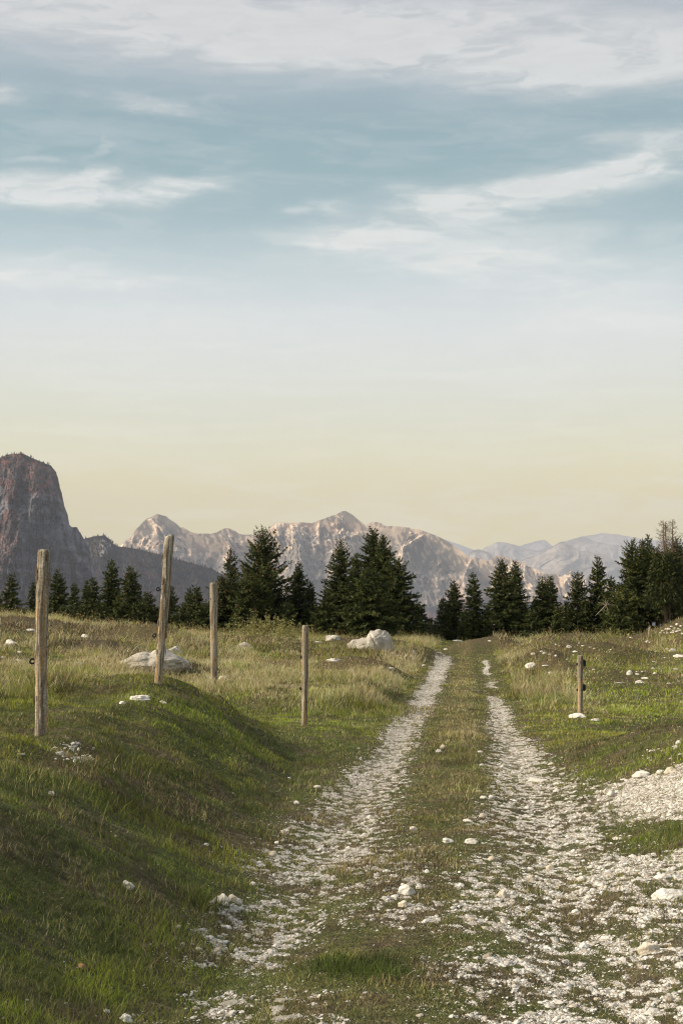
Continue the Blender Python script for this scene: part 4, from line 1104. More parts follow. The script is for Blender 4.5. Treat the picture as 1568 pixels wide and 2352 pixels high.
# ------------------------------------------------------------------ fence posts
def mat_wood():
    m = bpy.data.materials.new('weathered_wood'); m.use_nodes = True; t = m.node_tree; t.nodes.clear(); N = NT(t)
    tc = N.new('ShaderNodeTexCoord').outputs['Object']
    oi = N.new('ShaderNodeObjectInfo').outputs['Random']
    sp = N.new('ShaderNodeSeparateXYZ'); t.links.new(tc, sp.inputs[0]); x, y, z = sp.outputs
    off = N.m('MULTIPLY', oi, 37.0)
    an = N.m('ARCTAN2', y, x)
    g = N.noise(N.xyz(N.m('MULTIPLY', an, 9), N.m('MULTIPLY', z, 1.6), off), 1, 6, .65, .4)
    st = N.noise(N.xyz(N.m('MULTIPLY', an, 1.6), N.m('MULTIPLY', z, 2.2), N.m('ADD', off, 4)), 1, 4, .6, .5)
    gr = N.noise(N.xyz(N.m('MULTIPLY', x, 40), N.m('MULTIPLY', y, 40), N.m('MULTIPLY', z, 60)), 1, 3, .6)
    grey = N.ramp(g, [(.34, (.06, .052, .043)), (.44, (.21, .185, .145)), (.55, (.38, .345, .275)), (.66, (.60, .56, .47))])
    warm = N.ramp(g, [(.35, (.22, .12, .045)), (.52, (.44, .27, .10)), (.7, (.58, .42, .21))])
    nz = N.new('ShaderNodeSeparateXYZ'); t.links.new(N.new('ShaderNodeNewGeometry').outputs['Normal'], nz.inputs[0])
    col = N.mix(N.m('MULTIPLY', N.mr(st, .53, .60, 0, .85), N.mr(N.m('ADD', nz.outputs[2], N.mr(z, 1.35, 1.6)), .2, .6, 1, 0)), grey, warm)
    brown = N.mr(st, .48, .42, 0, .85)
    col = N.mix(brown, col, (.17, .125, .08, 1))
    k = N.mr(gr, .3, .7, .65, 1.2); col = N.mix(1.0, col, N.xyz(k, k, k), 'MULTIPLY')
    vo = N.new('ShaderNodeTexVoronoi'); vo.inputs['Scale'].default_value = 1
    t.links.new(N.xyz(N.m('MULTIPLY', an, 1.3), N.m('MULTIPLY', z, 5.5), off), vo.inputs['Vector'])
    kn = N.mr(vo.outputs['Distance'], .12, .20, .9, 0)
    col = N.mix(kn, col, (.07, .045, .03, 1))
    p = N.new('ShaderNodeBsdfPrincipled'); t.links.new(col, p.inputs['Base Color']); p.inputs['Roughness'].default_value = .85; p.inputs['Specular IOR Level'].default_value = .2
    b = N.new('ShaderNodeBump'); b.inputs['Strength'].default_value = .7; b.inputs['Distance'].default_value = .006
    t.links.new(N.m('ADD', g, N.m('MULTIPLY', kn, .5)), b.inputs['Height']); t.links.new(b.outputs[0], p.inputs['Normal'])
    o = N.new('ShaderNodeOutputMaterial'); t.links.new(p.outputs[0], o.inputs[0])
    return m
M_WOOD = mat_wood()
def mat_plain(name, col, rough=.5, spec=.4):
    m = bpy.data.materials.new(name); m.use_nodes = True; t = m.node_tree; t.nodes.clear(); N = NT(t)
    P = N.new('ShaderNodeTexCoord').outputs['Object']
    f = N.mr(N.noise(P, 120, 3, .6), .3, .7, .8, 1.2)
    c = N.mix(1.0, tuple(col) + (1,), N.xyz(f, f, f), 'MULTIPLY')
    p = N.new('ShaderNodeBsdfPrincipled'); t.links.new(c, p.inputs['Base Color']); p.inputs['Roughness'].default_value = rough
    p.inputs['Specular IOR Level'].default_value = spec
    o = N.new('ShaderNodeOutputMaterial'); t.links.new(p.outputs[0], o.inputs[0]); return m
M_BLACK = mat_plain('black_plastic', (.012, .012, .013), .45)
M_STEEL = mat_plain('dull_steel', (.18, .17, .16), .5)
M_BARK = mat_plain('bark', (.20, .165, .12), .95, .1)

def tube(pts, rad, K=8, closed=False):
    pts = [Vector(p) for p in pts]; n = len(pts); V = []; F = []
    ref = Vector((0, 0, 1))
    for i, p in enumerate(pts):
        if closed: d = pts[(i + 1) % n] - pts[i - 1]
        else: d = pts[min(i + 1, n - 1)] - pts[max(i - 1, 0)]
        d.normalize(); r = Vector((0, 1, 0)) if abs(d.y) < .9 else Vector((1, 0, 0))
        a = d.cross(r).normalized(); b = d.cross(a)
        rr = rad[i] if hasattr(rad, '__len__') else rad
        for k in range(K):
            t = 2 * PI * k / K; V.append(p + (a * math.cos(t) + b * math.sin(t)) * rr)
    m = n if closed else n - 1
    for i in range(m):
        for k in range(K):
            i2 = (i + 1) % n; F.append((i * K + k, i * K + (k + 1) % K, i2 * K + (k + 1) % K, i2 * K + k))
    if not closed:
        F.append(tuple(range(K))[::-1]); F.append(tuple((n - 1) * K + k for k in range(K)))
    return [tuple(v) for v in V], F

def py_mesh(name, pieces, smooth=True):
    V = []; F = []
    for v, f in pieces:
        b = len(V); V += v; F += [tuple(i + b for i in q) for q in f]
    me = bpy.data.meshes.new(name); me.from_pydata(V, [], F); me.update()
    if smooth: me.polygons.foreach_set('use_smooth', [True] * len(me.polygons))
    return me

def post(label, top, base, wt, wb, seed, insul=(), chips=0, knobs=4, slant=0.0, dist=None, plates=()):
    x, y, z, t = world_pt(base[0], base[1])
    Y = y
    db = ray(*base); dt = ray(*top)
    tx = dt[0] / dt[1] * Y; tz = CAMZ + dt[2] / dt[1] * Y
    bx = db[0] / db[1] * Y
    root = empty('fence_post', (bx, Y, z)); tag(root, label, 'fence post', 'round wooden fence posts')
    H = tz - z; rt = wt / 3266 * Y / 2; rb = wb / 3266 * Y / 2
    ax = Vector((tx - bx, 0, H)); 
    K, n = 40, 120; rng = np.random.default_rng(seed)
    s = np.linspace(-.16, 1, n); a = np.linspace(0, 2 * PI, K, endpoint=False)
    S, A = np.meshgrid(s, a, indexing='ij')
    rad = rb + (rt - rb) * np.clip(S, 0, 1)
    zz = S * H
    rad = rad * (1 + .085 * fbm(np.cos(A) * 1.2 + seed, np.sin(A) * 1.2, zz * 2.2, seed, 3) + .04 * fbm(np.cos(A) * 5 + seed, np.sin(A) * 5, zz * 3, seed + 1, 2))
    rad *= 1 + .05 * fbm(zz * 1.8 + seed, zz * 0, 0, seed + 4, 3)
    for k in range(knobs):
        ka = rng.uniform(PI, 2 * PI); kz = rng.uniform(.08, .95)
        da = np.angle(np.exp(1j * (A - ka)))
        rad = rad + rb * .16 * np.exp(-(da / .30) ** 2 - ((S - kz) * H / .03) ** 2)
    # drying cracks running down from the top, and an axe-hewn flat
    for ca_, ln, dp in ((-1.75 + rng.normal(0, .25), rng.uniform(.25, .6), .14), (-.7 + rng.normal(0, .3), rng.uniform(.1, .3), .10), (-2.6, .2, .08)):
        da = np.angle(np.exp(1j * (A - ca_ - .25 * noise3(zz * 2, zz * 0, 0, seed + 8))))
        rad = rad * (1 - dp * np.exp(-(da / .07) ** 2) * sst(1 - ln, 1 - ln + .1, S))
    edge = sst(.985, 1.0, S); rad = rad * (1 - .16 * edge)
    wob = .012 * fbm(zz * 1.1 + seed, zz * 0 + 3, 0, seed + 12, 2)
    tilt = slant * np.cos(A) * rad * sst(.95, 1, S)
    X = ax.x * S + np.cos(A) * rad + wob; Yv = np.sin(A) * rad; Z = zz + tilt
    V = np.stack([X, Yv, Z], -1).reshape(-1, 3)
    i = np.arange(n - 1)[:, None] * K; j = np.arange(K)[None, :]; j2 = (j + 1) % K
    q = np.stack([i + j, i + j2, i + K + j2, i + K + j], -1).reshape(-1, 4)
    # worn end grain on the top
    ring = np.arange(K) + (n - 1) * K; c = V[ring].mean(0)
    inner = c + (V[ring] - c) * .55 + np.array([0, 0, .004]) + rng.normal(0, .002, (K, 3)); c = c + np.array([0, 0, -.004])
    V = np.vstack([V, inner, c]); b = n * K; jj = np.arange(K); k2 = (jj + 1) % K
    q2 = np.stack([ring, ring[k2], b + k2, b + jj], -1); tr = np.stack([b + jj, b + k2, np.full(K, b + K)], -1)
    link('pole', np_mesh('pole', V, [q, q2, tr], smooth=True), M_WOOD, root)
    # peeling bark strips
    for k in range(chips):
        fz = rng.uniform(.18, .9); sa = PI + rng.uniform(-.3, 1.0) if k % 4 else rng.uniform(-.5, .1); ln = rng.uniform(.04, .13)
        r0 = (rb + (rt - rb) * fz) * 1.01
        cx, cy_ = ax.x * fz, 0
        P = []
        for m_ in range(6):
            u = m_ / 5; w = .010 * math.sin(PI * (.15 + .8 * u)) * rng.uniform(.7, 1.3); lift = r0 + .004 + .012 * u * u * rng.uniform(.3, 1)
            for side in (-1, 1):
                aa = sa + side * w / r0 + .12 * u
                for th in (0, .004): P.append((cx + math.cos(aa) * (lift + th), cy_ + math.sin(aa) * (lift + th), fz * H + ln * (u - .5)))
        F = []
        for m_ in range(5):
            b_ = m_ * 4
            F += [(b_, b_ + 2, b_ + 6, b_ + 4), (b_ + 1, b_ + 5, b_ + 7, b_ + 3), (b_, b_ + 4, b_ + 5, b_ + 1), (b_ + 2, b_ + 3, b_ + 7, b_ + 6)]
        F += [(0, 1, 3, 2), (20, 22, 23, 21)]
        link('bark_strip', py_mesh('bark_strip', [(P, F)], False), M_BARK, root)
    for (px, py, kind) in insul:
        d = ray(px, py); wx = d[0] / d[1] * Y - bx; wz = CAMZ + d[2] / d[1] * Y - z
        fz = wz / H; side = -1 if wx < ax.x * fz else 1
        surf = ax.x * fz + side * (rb + (rt - rb) * fz) * .9
        if kind == 'ring':
            ps = [(wx + .021 * math.cos(u), .010 * math.cos(u), wz + .021 * math.sin(u)) for u in np.linspace(0, 2 * PI, 18, endpoint=False)]
            pcs = [tube(ps, .0085, 8, True), tube([(wx - side * .022, 0, wz), (wx - side * .034, 0, wz), (wx - side * .036, 0, wz), (wx - side * .044, 0, wz)], [.011, .011, .015, .015], 10)]
            stem = [(wx - side * .04, 0, wz), (surf - side * .01, 0, wz)]
        else:
            ps = [(wx + .016 * math.cos(u) * .6, -.010, wz + .020 * math.sin(u)) for u in np.linspace(0, 2 * PI, 14, endpoint=False)]
            pcs = [tube(ps, .008, 8, True), tube([(wx - .014, 0, wz), (wx, 0, wz), (wx + .016, 0, wz)], [.010, .019, .010], 12)]
            stem = [(wx, 0, wz), (surf - side * .01, 0, wz)]
        ins = link('insulator', py_mesh('insulator', pcs), M_BLACK, root)
        link('screw', py_mesh('screw', [tube(stem, .0045, 8)]), M_STEEL, ins)
    for (px, py, w, h) in plates:
        d = ray(px, py); wx = d[0] / d[1] * Y - bx; wz = CAMZ + d[2] / d[1] * Y - z
        W = w / 3266 * Y; Hh = h / 3266 * Y
        # a notched black bracket: side plate with stepped outer edge, two bolts
        o2 = [(-.5, -.5), (.15, -.5), (.2, -.36), (.5, -.34), (.42, -.12), (.42, .12), (.5, .36), (.2, .38), (.1, .5), (-.5, .5)]
        P = [(wx + a_ * W, -.022, wz + b_ * Hh) for a_, b_ in o2] + [(wx + a_ * W, .022, wz + b_ * Hh) for a_, b_ in o2]
        n2 = len(o2); F = [tuple(range(n2)), tuple(range(2 * n2 - 1, n2 - 1, -1))] + [(i_, i_ + n2, (i_ + 1) % n2 + n2, (i_ + 1) % n2) for i_ in range(n2)]
        br = link('bracket', py_mesh('bracket', [(P, F)], False), M_BLACK, root)
        link('bolt', py_mesh('bolt', [tube([(wx + .1 * W, -.03, wz + .42 * Hh), (wx + .1 * W, -.018, wz + .42 * Hh)], .007, 8)]), M_STEEL, br)
    return root

post('thickest wooden fence post, standing on the bank at the far left', (102.2, 1263), (91.8, 1690), 29, 26.5, 1, [(75.2, 1518.7, 'ring'), (76.2, 1376.6, 'ring')], chips=18, knobs=8)
post('tallest wooden fence post, leaning right, with the broad boulder behind it', (388.7, 1230), (365, 1571), 21.5, 18.5, 2, [(363.5, 1353.3, 'ring'), (355, 1459.4, 'ring')], chips=14, knobs=8, slant=.25)
post('straight slim wooden fence post with a split top, third from the left', (490.3, 1338.5), (492.6, 1574), 18.5, 15.5, 3, [(479, 1420.5, 'ring'), (481.5, 1503.2, 'ring')], chips=0, knobs=3)
post('slim grey wooden fence post on the short turf beside the track, below the bank', (701.6, 1436.5), (699.8, 1666), 15, 13, 4, [(691.5, 1509, 'ball'), (690, 1581.8, 'ball')], chips=0, knobs=2)
post('shortest wooden fence post, right of the track, with a white rock at its foot', (1331.5, 1505.6), (1331, 1640), 13.7, 12, 5, [(1323.8, 1525.3, 'ball'), (1324, 1584.6, 'ball')], chips=0, knobs=2, plates=[(1341.8, 1523, 6, 15.5), (1341, 1579, 6, 15.5)])
# tiny marker stake below the trees
def stake():
    x, y, z, t = world_pt(1490, 1465); d = ray(1490, 1465)
    me = py_mesh('stake', [tube([(0, 0, -.1), (0, 0, .2), (.01, 0, .42)], [.035, .034, .03], 9)])
    o = link('wooden_stake', me, M_WOOD, loc=(x, y, z)); tag(o, 'short thin pale stake in the grass before the right-hand spruces', 'stake')
stake()
# ------------------------------------------------------------------ spruces
M_NEEDLE = mat_attr('spruce_needles', .65, .12, .2)
M_TRUNK = mat_attr('spruce_bark', .95, 0, .1, 20, .3)
M_CONE = mat_attr('spruce_cones', .7, 0, .2)

def tubes_np(P0, P1, r0, r1, K=4):
    """many straight tapered sticks"""
    n = len(P0); d = P1 - P0; d = d / (np.linalg.norm(d, axis=1, keepdims=True) + 1e-9)
    ref = np.where(np.abs(d[:, 2:3]) > .9, np.array([[1., 0, 0]]), np.array([[0, 0, 1.]]))
    a = np.cross(d, ref); a /= np.linalg.norm(a, axis=1, keepdims=True) + 1e-9; b = np.cross(d, a)
    th = np.linspace(0, 2 * PI, K, endpoint=False)
    off = a[:, None] * np.cos(th)[None, :, None] + b[:, None] * np.sin(th)[None, :, None]
    V = np.concatenate([P0[:, None] + off * np.reshape(r0, (-1, 1, 1)), P1[:, None] + off * np.reshape(r1, (-1, 1, 1))], 1).reshape(-1, 3)
    base = np.arange(n)[:, None] * 2 * K; k = np.arange(K)[None]; k2 = (k + 1) % K
    return V, np.stack([base + k, base + k2, base + K + k2, base + K + k], -1).reshape(-1, 4)

def trunk_mesh(H, r0, rng, z0=-.4):
    n, K = 16, 9; s = np.linspace(0, 1, n); a = np.linspace(0, 2 * PI, K, endpoint=False)
    S, A = np.meshgrid(s, a, indexing='ij')
    rad = r0 * (1 - S) ** .9 * (1 + .8 * np.exp(-S * H / .35)) * (1 + .08 * rng.normal(0, 1, S.shape)) + .008
    wx = .03 * np.sin(S * 5 + rng.uniform(0, 6)) ; z = z0 + S * (H * .985 - z0)
    V = np.stack([np.cos(A) * rad + wx, np.sin(A) * rad, z], -1).reshape(-1, 3)
    i = np.arange(n - 1)[:, None] * K; j = np.arange(K)[None, :]; j2 = (j + 1) % K
    return V, np.stack([i + j, i + j2, i + K + j2, i + K + j], -1).reshape(-1, 4)

def spruce(label, tip, halfw, D, seed, dens=1.0, open_=0.0, cones=0, group='spruces in the dark row behind the meadow', low=.0, pow_=.78, lean=0.0, yellow=0.0, deadtop=0, name='spruce_tree'):
    rng = np.random.default_rng(seed)
    d = ray(*tip); dist = D / d[1]
    x, y = d[0] * dist, D; zt = CAMZ + d[2] * dist
    x0 = x - lean
    zg = float(height(x0, y)); H = zt - zg
    Rr = halfw / 3266 * D * 1.42
    root = empty(name, (x0, y, zg)); tag(root, label, 'spruce', group)
    # branches
    dz = .155
    lev = np.arange(low * H + .15, H - .10, dz)
    zb = []; ph = []; 
    for L_ in lev:
        k = rng.integers(6, 9) if L_ < H * .9 else rng.integers(4, 6)
        a0 = rng.uniform(0, 2 * PI)
        for i in range(k):
            zb.append(L_ + rng.uniform(-.07, .07)); ph.append(a0 + 2 * PI * i / k + rng.normal(0, .25))
    zb = np.array(zb); ph = np.array(ph); nb = len(zb)
    t = 1 - zb / H
    base = Rr * np.clip(t, 0, 1) ** pow_
    base = np.minimum(base, Rr * (.80 + .25 * np.clip(1 - t, 0, 1) ) )
    # layered outline: groups of levels reach further out
    lay = .5 + .5 * np.sin(zb * 2 * PI / (.62 + .1 * rng.random()) + rng.uniform(0, 6) + ph * .7)
    big = rng.random(nb) < .16
    Lb = base * rng.uniform(.62, 1.0, nb) * (.80 + .30 * lay) * np.where(big, 1.16, 1) + .05
    Lb *= 1 + .12 * np.sin(ph * 2 + rng.uniform(0, 6)) + .10 * noise3(zb * .8 + seed, np.cos(ph), np.sin(ph), seed)
    rise = np.interp(t, [0, .15, .4, 1], [1.2, .65, .22, -.05]) + open_ * .35 * np.interp(t, [0, .6, 1], [1, .8, 0])
    droop = np.interp(t, [0, .2, 1], [.05, .30, .45]) * (1 - .4 * open_)
    keepb = rng.random(nb) > open_ * .35 * np.interp(t, [0, .7, 1], [1, .5, 0])
    # steps along each branch
    steps = np.maximum(2, np.ceil(Lb / .085).astype(int))
    steps = np.where(keepb, steps, 0)
    bi = np.repeat(np.arange(nb), steps)
    u = (np.arange(len(bi)) - np.repeat(np.cumsum(steps) - steps, steps) + rng.random(len(bi))) / steps[bi]
    u = u ** .8
    nd = max(1, int(round(4 * dens)))
    bi = np.repeat(bi, nd + 1); u = np.repeat(u, nd + 1)
    n = len(bi); role = np.tile(np.arange(nd + 1), n // (nd + 1))
    L1 = Lb[bi]; out = np.stack([np.cos(ph[bi]), np.sin(ph[bi]), 0 * u], -1); side = np.stack([-np.sin(ph[bi]), np.cos(ph[bi]), 0 * u], -1)
    pos = out * (L1 * u)[:, None]
    pos[:, 2] = zb[bi] + L1 * (rise[bi] * u - droop[bi] * u * u + .22 * u ** 4)
    tl = rise[bi] - 2 * droop[bi] * u + .88 * u ** 3
    sg = np.where(rng.random(n) < .5, -1, 1)
    fw = rng.uniform(.25, 1.0, n); sd = rng.uniform(.2, 1.1, n) * sg; dn = tl * fw + rng.normal(-.12, .28, n)
    hang = (role == nd); dn = np.where(hang, rng.uniform(-1.1, -.35, n), dn); fw = np.where(hang, rng.uniform(.0, .5, n), fw)
    dr = out * fw[:, None] + side * sd[:, None]; dr[:, 2] = dn
    dr /= np.linalg.norm(dr, axis=1, keepdims=True)
    ln = (.10 + .26 * L1 * (1 - u) * .55 + .05) * rng.uniform(.6, 1.3, n); ln = np.clip(ln, .07, .34) * (.6 + .4 * np.clip(t[bi] * 4, 0, 1))
    off = side * (rng.normal(0, .10, n) * L1 * (1 - u * .6))[:, None]
    pos = pos + off
    wd = ln * rng.uniform(.22, .42, n)
    rv = rng.normal(0, 1, (n, 3)); rv[:, 2] *= .6; sdv = np.cross(dr, rv); sdv /= np.linalg.norm(sdv, axis=1, keepdims=True) + 1e-9
    end = pos + dr * ln[:, None]; mid = pos + dr * (ln * .45)[:, None]
    V = np.stack([pos, mid + sdv * wd[:, None] * .5, end, mid - sdv * wd[:, None] * .5], 1)
    V[:, 1:, 2] += rng.normal(0, .01, (n, 3))
    # leader shoot
    m = 26; zz = np.linspace(H - .75, H, m); aa = rng.uniform(0, 2 * PI, m)
    lp = np.stack([0 * zz, 0 * zz, zz - .04], -1); ld = np.stack([np.cos(aa) * .10 * np.clip((H - zz) / .4, .15, 1), np.sin(aa) * .10 * np.clip((H - zz) / .4, .15, 1), np.full(m, .10)], -1)
    ls = np.cross(ld, rng.normal(0, 1, (m, 3))); ls /= np.linalg.norm(ls, axis=1, keepdims=True); ls *= .022
    LV = np.stack([lp, lp + ld * .5 + ls, lp + ld, lp + ld * .5 - ls], 1)
    V = np.concatenate([V, LV], 0)
    # lean grows with height
    V[..., 0] += lean * (np.clip(V[..., 2] / H, 0, 1) ** 1.5)
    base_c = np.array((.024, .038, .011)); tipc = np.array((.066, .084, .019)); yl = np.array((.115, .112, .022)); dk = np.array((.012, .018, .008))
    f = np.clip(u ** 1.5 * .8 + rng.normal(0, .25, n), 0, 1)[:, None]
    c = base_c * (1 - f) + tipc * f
    c = np.where((rng.random(n) < .06 + .25 * yellow * (fbm(pos[:, 0] * 1.3 + seed, pos[:, 1] * 1.3, pos[:, 2] * 1.3, seed, 2) > .05))[:, None], yl, c)
    c = np.where((rng.random(n) < .025)[:, None], np.array((.10, .065, .035)), c)
    c = c * (1 + .25 * noise3(zb[bi] * 1.5 + seed, np.cos(ph[bi]) * 1.3, np.sin(ph[bi]) * 1.3, seed + 2))[:, None]
    c = np.vstack([c, np.repeat(tipc[None], m, 0)])
    q = np.arange(len(V) * 4).reshape(-1, 4)
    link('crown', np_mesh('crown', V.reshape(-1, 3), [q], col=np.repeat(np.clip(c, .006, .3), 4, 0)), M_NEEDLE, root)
    TV, TQ = trunk_mesh(H, .022 * H + .02, rng)
    TV[:, 0] += lean * (np.clip(TV[:, 2] / H, 0, 1) ** 1.5)
    # limbs under the needles
    P0 = np.stack([0 * zb, 0 * zb, zb], -1); o_ = np.stack([np.cos(ph), np.sin(ph), 0 * ph], -1)
    P1 = o_ * (Lb * .6)[:, None]; P1[:, 2] = zb + Lb * (rise * .6 - droop * .36)
    P0[:, 0] += lean * np.clip(zb / H, 0, 1) ** 1.5; P1[:, 0] += lean * np.clip(zb / H, 0, 1) ** 1.5
    BV, BQ = tubes_np(P0, P1, .016 * np.clip(Lb, .3, 2), np.full(nb, .004), 3)
    tv = np.vstack([TV, BV]); tq = np.vstack([TQ, BQ + len(TV)])
    tc = np.array((.085, .068, .050)) * rng.uniform(.8, 1.2, (len(tv), 1))
    link('trunk', np_mesh('trunk', tv, [tq], smooth=True, col=tc), M_TRUNK, root)
    if cones:
        ci = rng.choice(np.where((t[bi] < .55) & (u > .45) | (rng.random(n) < .04))[0], cones)
        cp = pos[ci].copy(); cp[:, 0] += lean * np.clip(cp[:, 2] / H, 0, 1) ** 1.5
        out_ = out[ci]; cp = cp + out_ * .05
        cl = rng.uniform(.10, .16, cones); P1c = cp + np.stack([rng.normal(0, .015, cones), rng.normal(0, .015, cones), -cl], -1); P1c[:, 2] -= 0
        midc = (cp + P1c) / 2
        V1, Q1 = tubes_np(cp, midc, np.full(cones, .008), np.full(cones, .024), 5); V2, Q2 = tubes_np(midc, P1c, np.full(cones, .024), np.full(cones, .006), 5)
        cc = np.repeat(np.array((.20, .115, .065)) * rng.uniform(.6, 1.3, (cones, 1)), 10, 0)
        o = link('hanging_cones', np_mesh('hanging_cones', np.vstack([V1, V2]), [np.vstack([Q1, Q2 + len(V1)])], col=np.vstack([cc, cc])), M_CONE, root)
        o['kind'] = 'stuff'
    return root

S = [ # label, tip, half width, distance, opts
 ('small dark spruce, leftmost in the row, below the cliff', (28, 1318), 27, 84, dict()),
 ('low spruce just left of the thick left post', (78, 1338), 22, 88, dict()),
 ('tiny low spruce at the very left edge of the picture', (-4, 1365), 20, 86, dict()),
 ('dark spruce rising just right of the thick left post', (133, 1308), 34, 86, dict()),
 ('narrow small spruce standing between two wider ones right of the thick post', (172, 1338), 19, 84, dict()),
 ('pointed front spruce of a pair below the end of the cliff', (214, 1326), 27, 84, dict(cones=25)),
 ('slim back spruce of the pair below the end of the cliff', (200, 1334), 20, 90, dict()),
 ('tall pointed spruce before the wooded ridge, left of the leaning post', (257, 1285), 40, 85, dict(yellow=.3)),
 ('broad spruce with a ragged top right beside the leaning post', (301, 1299), 44, 84, dict(cones=40, yellow=.3)),
 ('low bushy spruce hidden behind the leaning post', (340, 1360), 36, 82, dict(yellow=.6)),
 ('drooping dark spruce directly right of the leaning post', (392, 1345), 32, 86, dict(open_=.3)),
 ('twin-topped low spruce between leaning post and slim third post', (452, 1344), 36, 84, dict(cones=30)),
 ('slender second top of the low spruce beside the slim third post', (436, 1352), 26, 88, dict()),
 ('thin-topped spruce behind the slim third post', (530, 1259), 52, 82, dict(open_=.55, cones=90, pow_=1.0)),
 ('brownish bushy spruce low beside the slim third post', (510, 1322), 46, 80, dict(yellow=.9, cones=120)),
 ('great spruce with upswept open limbs and many cones in front of the pale range', (603, 1219), 86, 80, dict(open_=1.0, cones=260, pow_=.72)),
 ('bushy lower spruce filling the left foot of the great open-limbed one', (566, 1320), 46, 78, dict(yellow=.4, cones=70)),
 ('slender pointed spruce right of the great open-limbed one', (686, 1291), 36, 81, dict(cones=60)),
 ('small narrow spruce next to the slender pointed one, above the short post', (712, 1334), 27, 80, dict()),
 ('spruce with a slim top at the left side of the dense central clump', (783, 1239), 52, 80, dict(open_=.35, cones=40)),
 ('low skirt spruce at the left foot of the central clump', (752, 1345), 40, 77, dict(open_=.2)),
 ('tallest dense spruce of the central clump, under the highest summit', (855, 1213), 70, 82, dict(dens=1.2)),
 ('second tall top of the central clump, just right of the tallest', (880, 1229), 56, 80, dict(dens=1.2, cones=30)),
 ('short spruce in the gap between slim top and tallest top of the clump', (818, 1271), 44, 79, dict()),
 ('wide spruce forming the right shoulder of the central clump', (913, 1284), 58, 78, dict(dens=1.2, pow_=.62)),
 ('dense round-shouldered spruce low behind the largest boulder', (850, 1310), 62, 75, dict(dens=1.2, pow_=.55)),
 ('tiny spruce in the gap right of the central clump', (986, 1418), 15, 84, dict()),
 ('narrow left spruce of the pair standing before the open valley', (1017, 1370), 25, 82, dict()),
 ('taller spruce of the pair standing before the open valley', (1042, 1333), 31, 82, dict()),
 ('lone pointed spruce above the far end of the track', (1086, 1315), 34, 81, dict()),
 ('broad pointed spruce right of the track end, left top of two', (1152, 1283), 48, 80, dict(cones=40)),
 ('right top of the two spruces just right of the track end', (1183, 1286), 38, 82, dict(open_=.15)),
 ('small low spruce filling the gap beside the two tops', (1228, 1372), 24, 81, dict()),
 ('left spruce of the close pair in the middle of the right row', (1245, 1323), 38, 80, dict(cones=30)),
 ('right spruce of the close pair in the middle of the right row', (1262, 1322), 40, 81, dict()),
 ('low filler spruce right of the close pair', (1300, 1385), 34, 80, dict()),
 ('spruce with a ragged brown top above the small right post', (1326, 1311), 38, 80, dict(cones=45)),
 ('tallest narrow spruce above the small right post with layered limbs', (1371, 1278), 42, 80, dict(open_=.35, cones=30)),
 ('yellowish small-topped spruce before the tall right-hand wall', (1402, 1322), 30, 79, dict(yellow=1.0)),
 ('spruce with bent top at the left side of the tall right-hand wall', (1448, 1240), 52, 80, dict(yellow=.5, pow_=.65, cones=30)),
 ('thin spire just right of the bent-topped spruce', (1474, 1236), 44, 83, dict(yellow=.4)),
 ('second thin spire left of the bare dead tops', (1486, 1228), 40, 86, dict()),
 ('bushy spruce with olive sides under the bare dead tops', (1506, 1258), 62, 80, dict(yellow=1.0, pow_=.6)),
 ('wide dark spruce at the right edge behind the trunk', (1551, 1236), 56, 83, dict(yellow=.4, pow_=.62)),
 ('spruce cut off by the right edge of the picture', (1588, 1250), 56, 82, dict(yellow=.4, pow_=.62)),
 ('low yellowish spruce skirt at the foot of the right-hand wall', (1430, 1352), 52, 76, dict(yellow=.9, pow_=.6)),
]
FILL = 'low young spruces closing the gaps at the foot of the row'
FILLL = 'low young spruce filling a gap at the foot of the dark row'
for k, (fx, fy, fh) in enumerate([(50, 1392, 22), (108, 1388, 22), (152, 1392, 20), (188, 1388, 22), (232, 1382, 26), (280, 1375, 30), (322, 1380, 30), (366, 1392, 26), (418, 1388, 26), (472, 1385, 30), (496, 1368, 34), (636, 1372, 40), (660, 1388, 34), (730, 1395, 26), (742, 1405, 26), (960, 1385, 30), (1000, 1425, 14), (1066, 1405, 18), (1116, 1392, 24), (1206, 1392, 26), (1284, 1392, 28), (1344, 1385, 28), (1395, 1385, 28), (1416, 1392, 30), (1218, 1400, 22), (1312, 1398, 26)]):
    S.append((FILLL, (fx, fy), fh, 78 + (k % 4) * 1.5, dict(pow_=.6, group=FILL, yellow=.3 * (k % 3))))
for k, (lab, tip, hw, D, kw) in enumerate(S):
    o = dict(kw)
    if tip[0] > 1470: o.setdefault('low', .16)
    spruce(lab, tip, hw, D, 500 + k * 17, **o)
# a few more behind and beside, which close the row when seen from a step away
for k, (px, py, hw, D) in enumerate([(-70, 1330, 36, 86), (-130, 1300, 40, 88), (1650, 1240, 50, 84), (1720, 1250, 52, 86)]):
    spruce('dark spruce continuing the row beyond the %s of the meadow' % ('west end' if px < 0 else 'east end'), (px, py), hw, D, 1500 + k * 17)

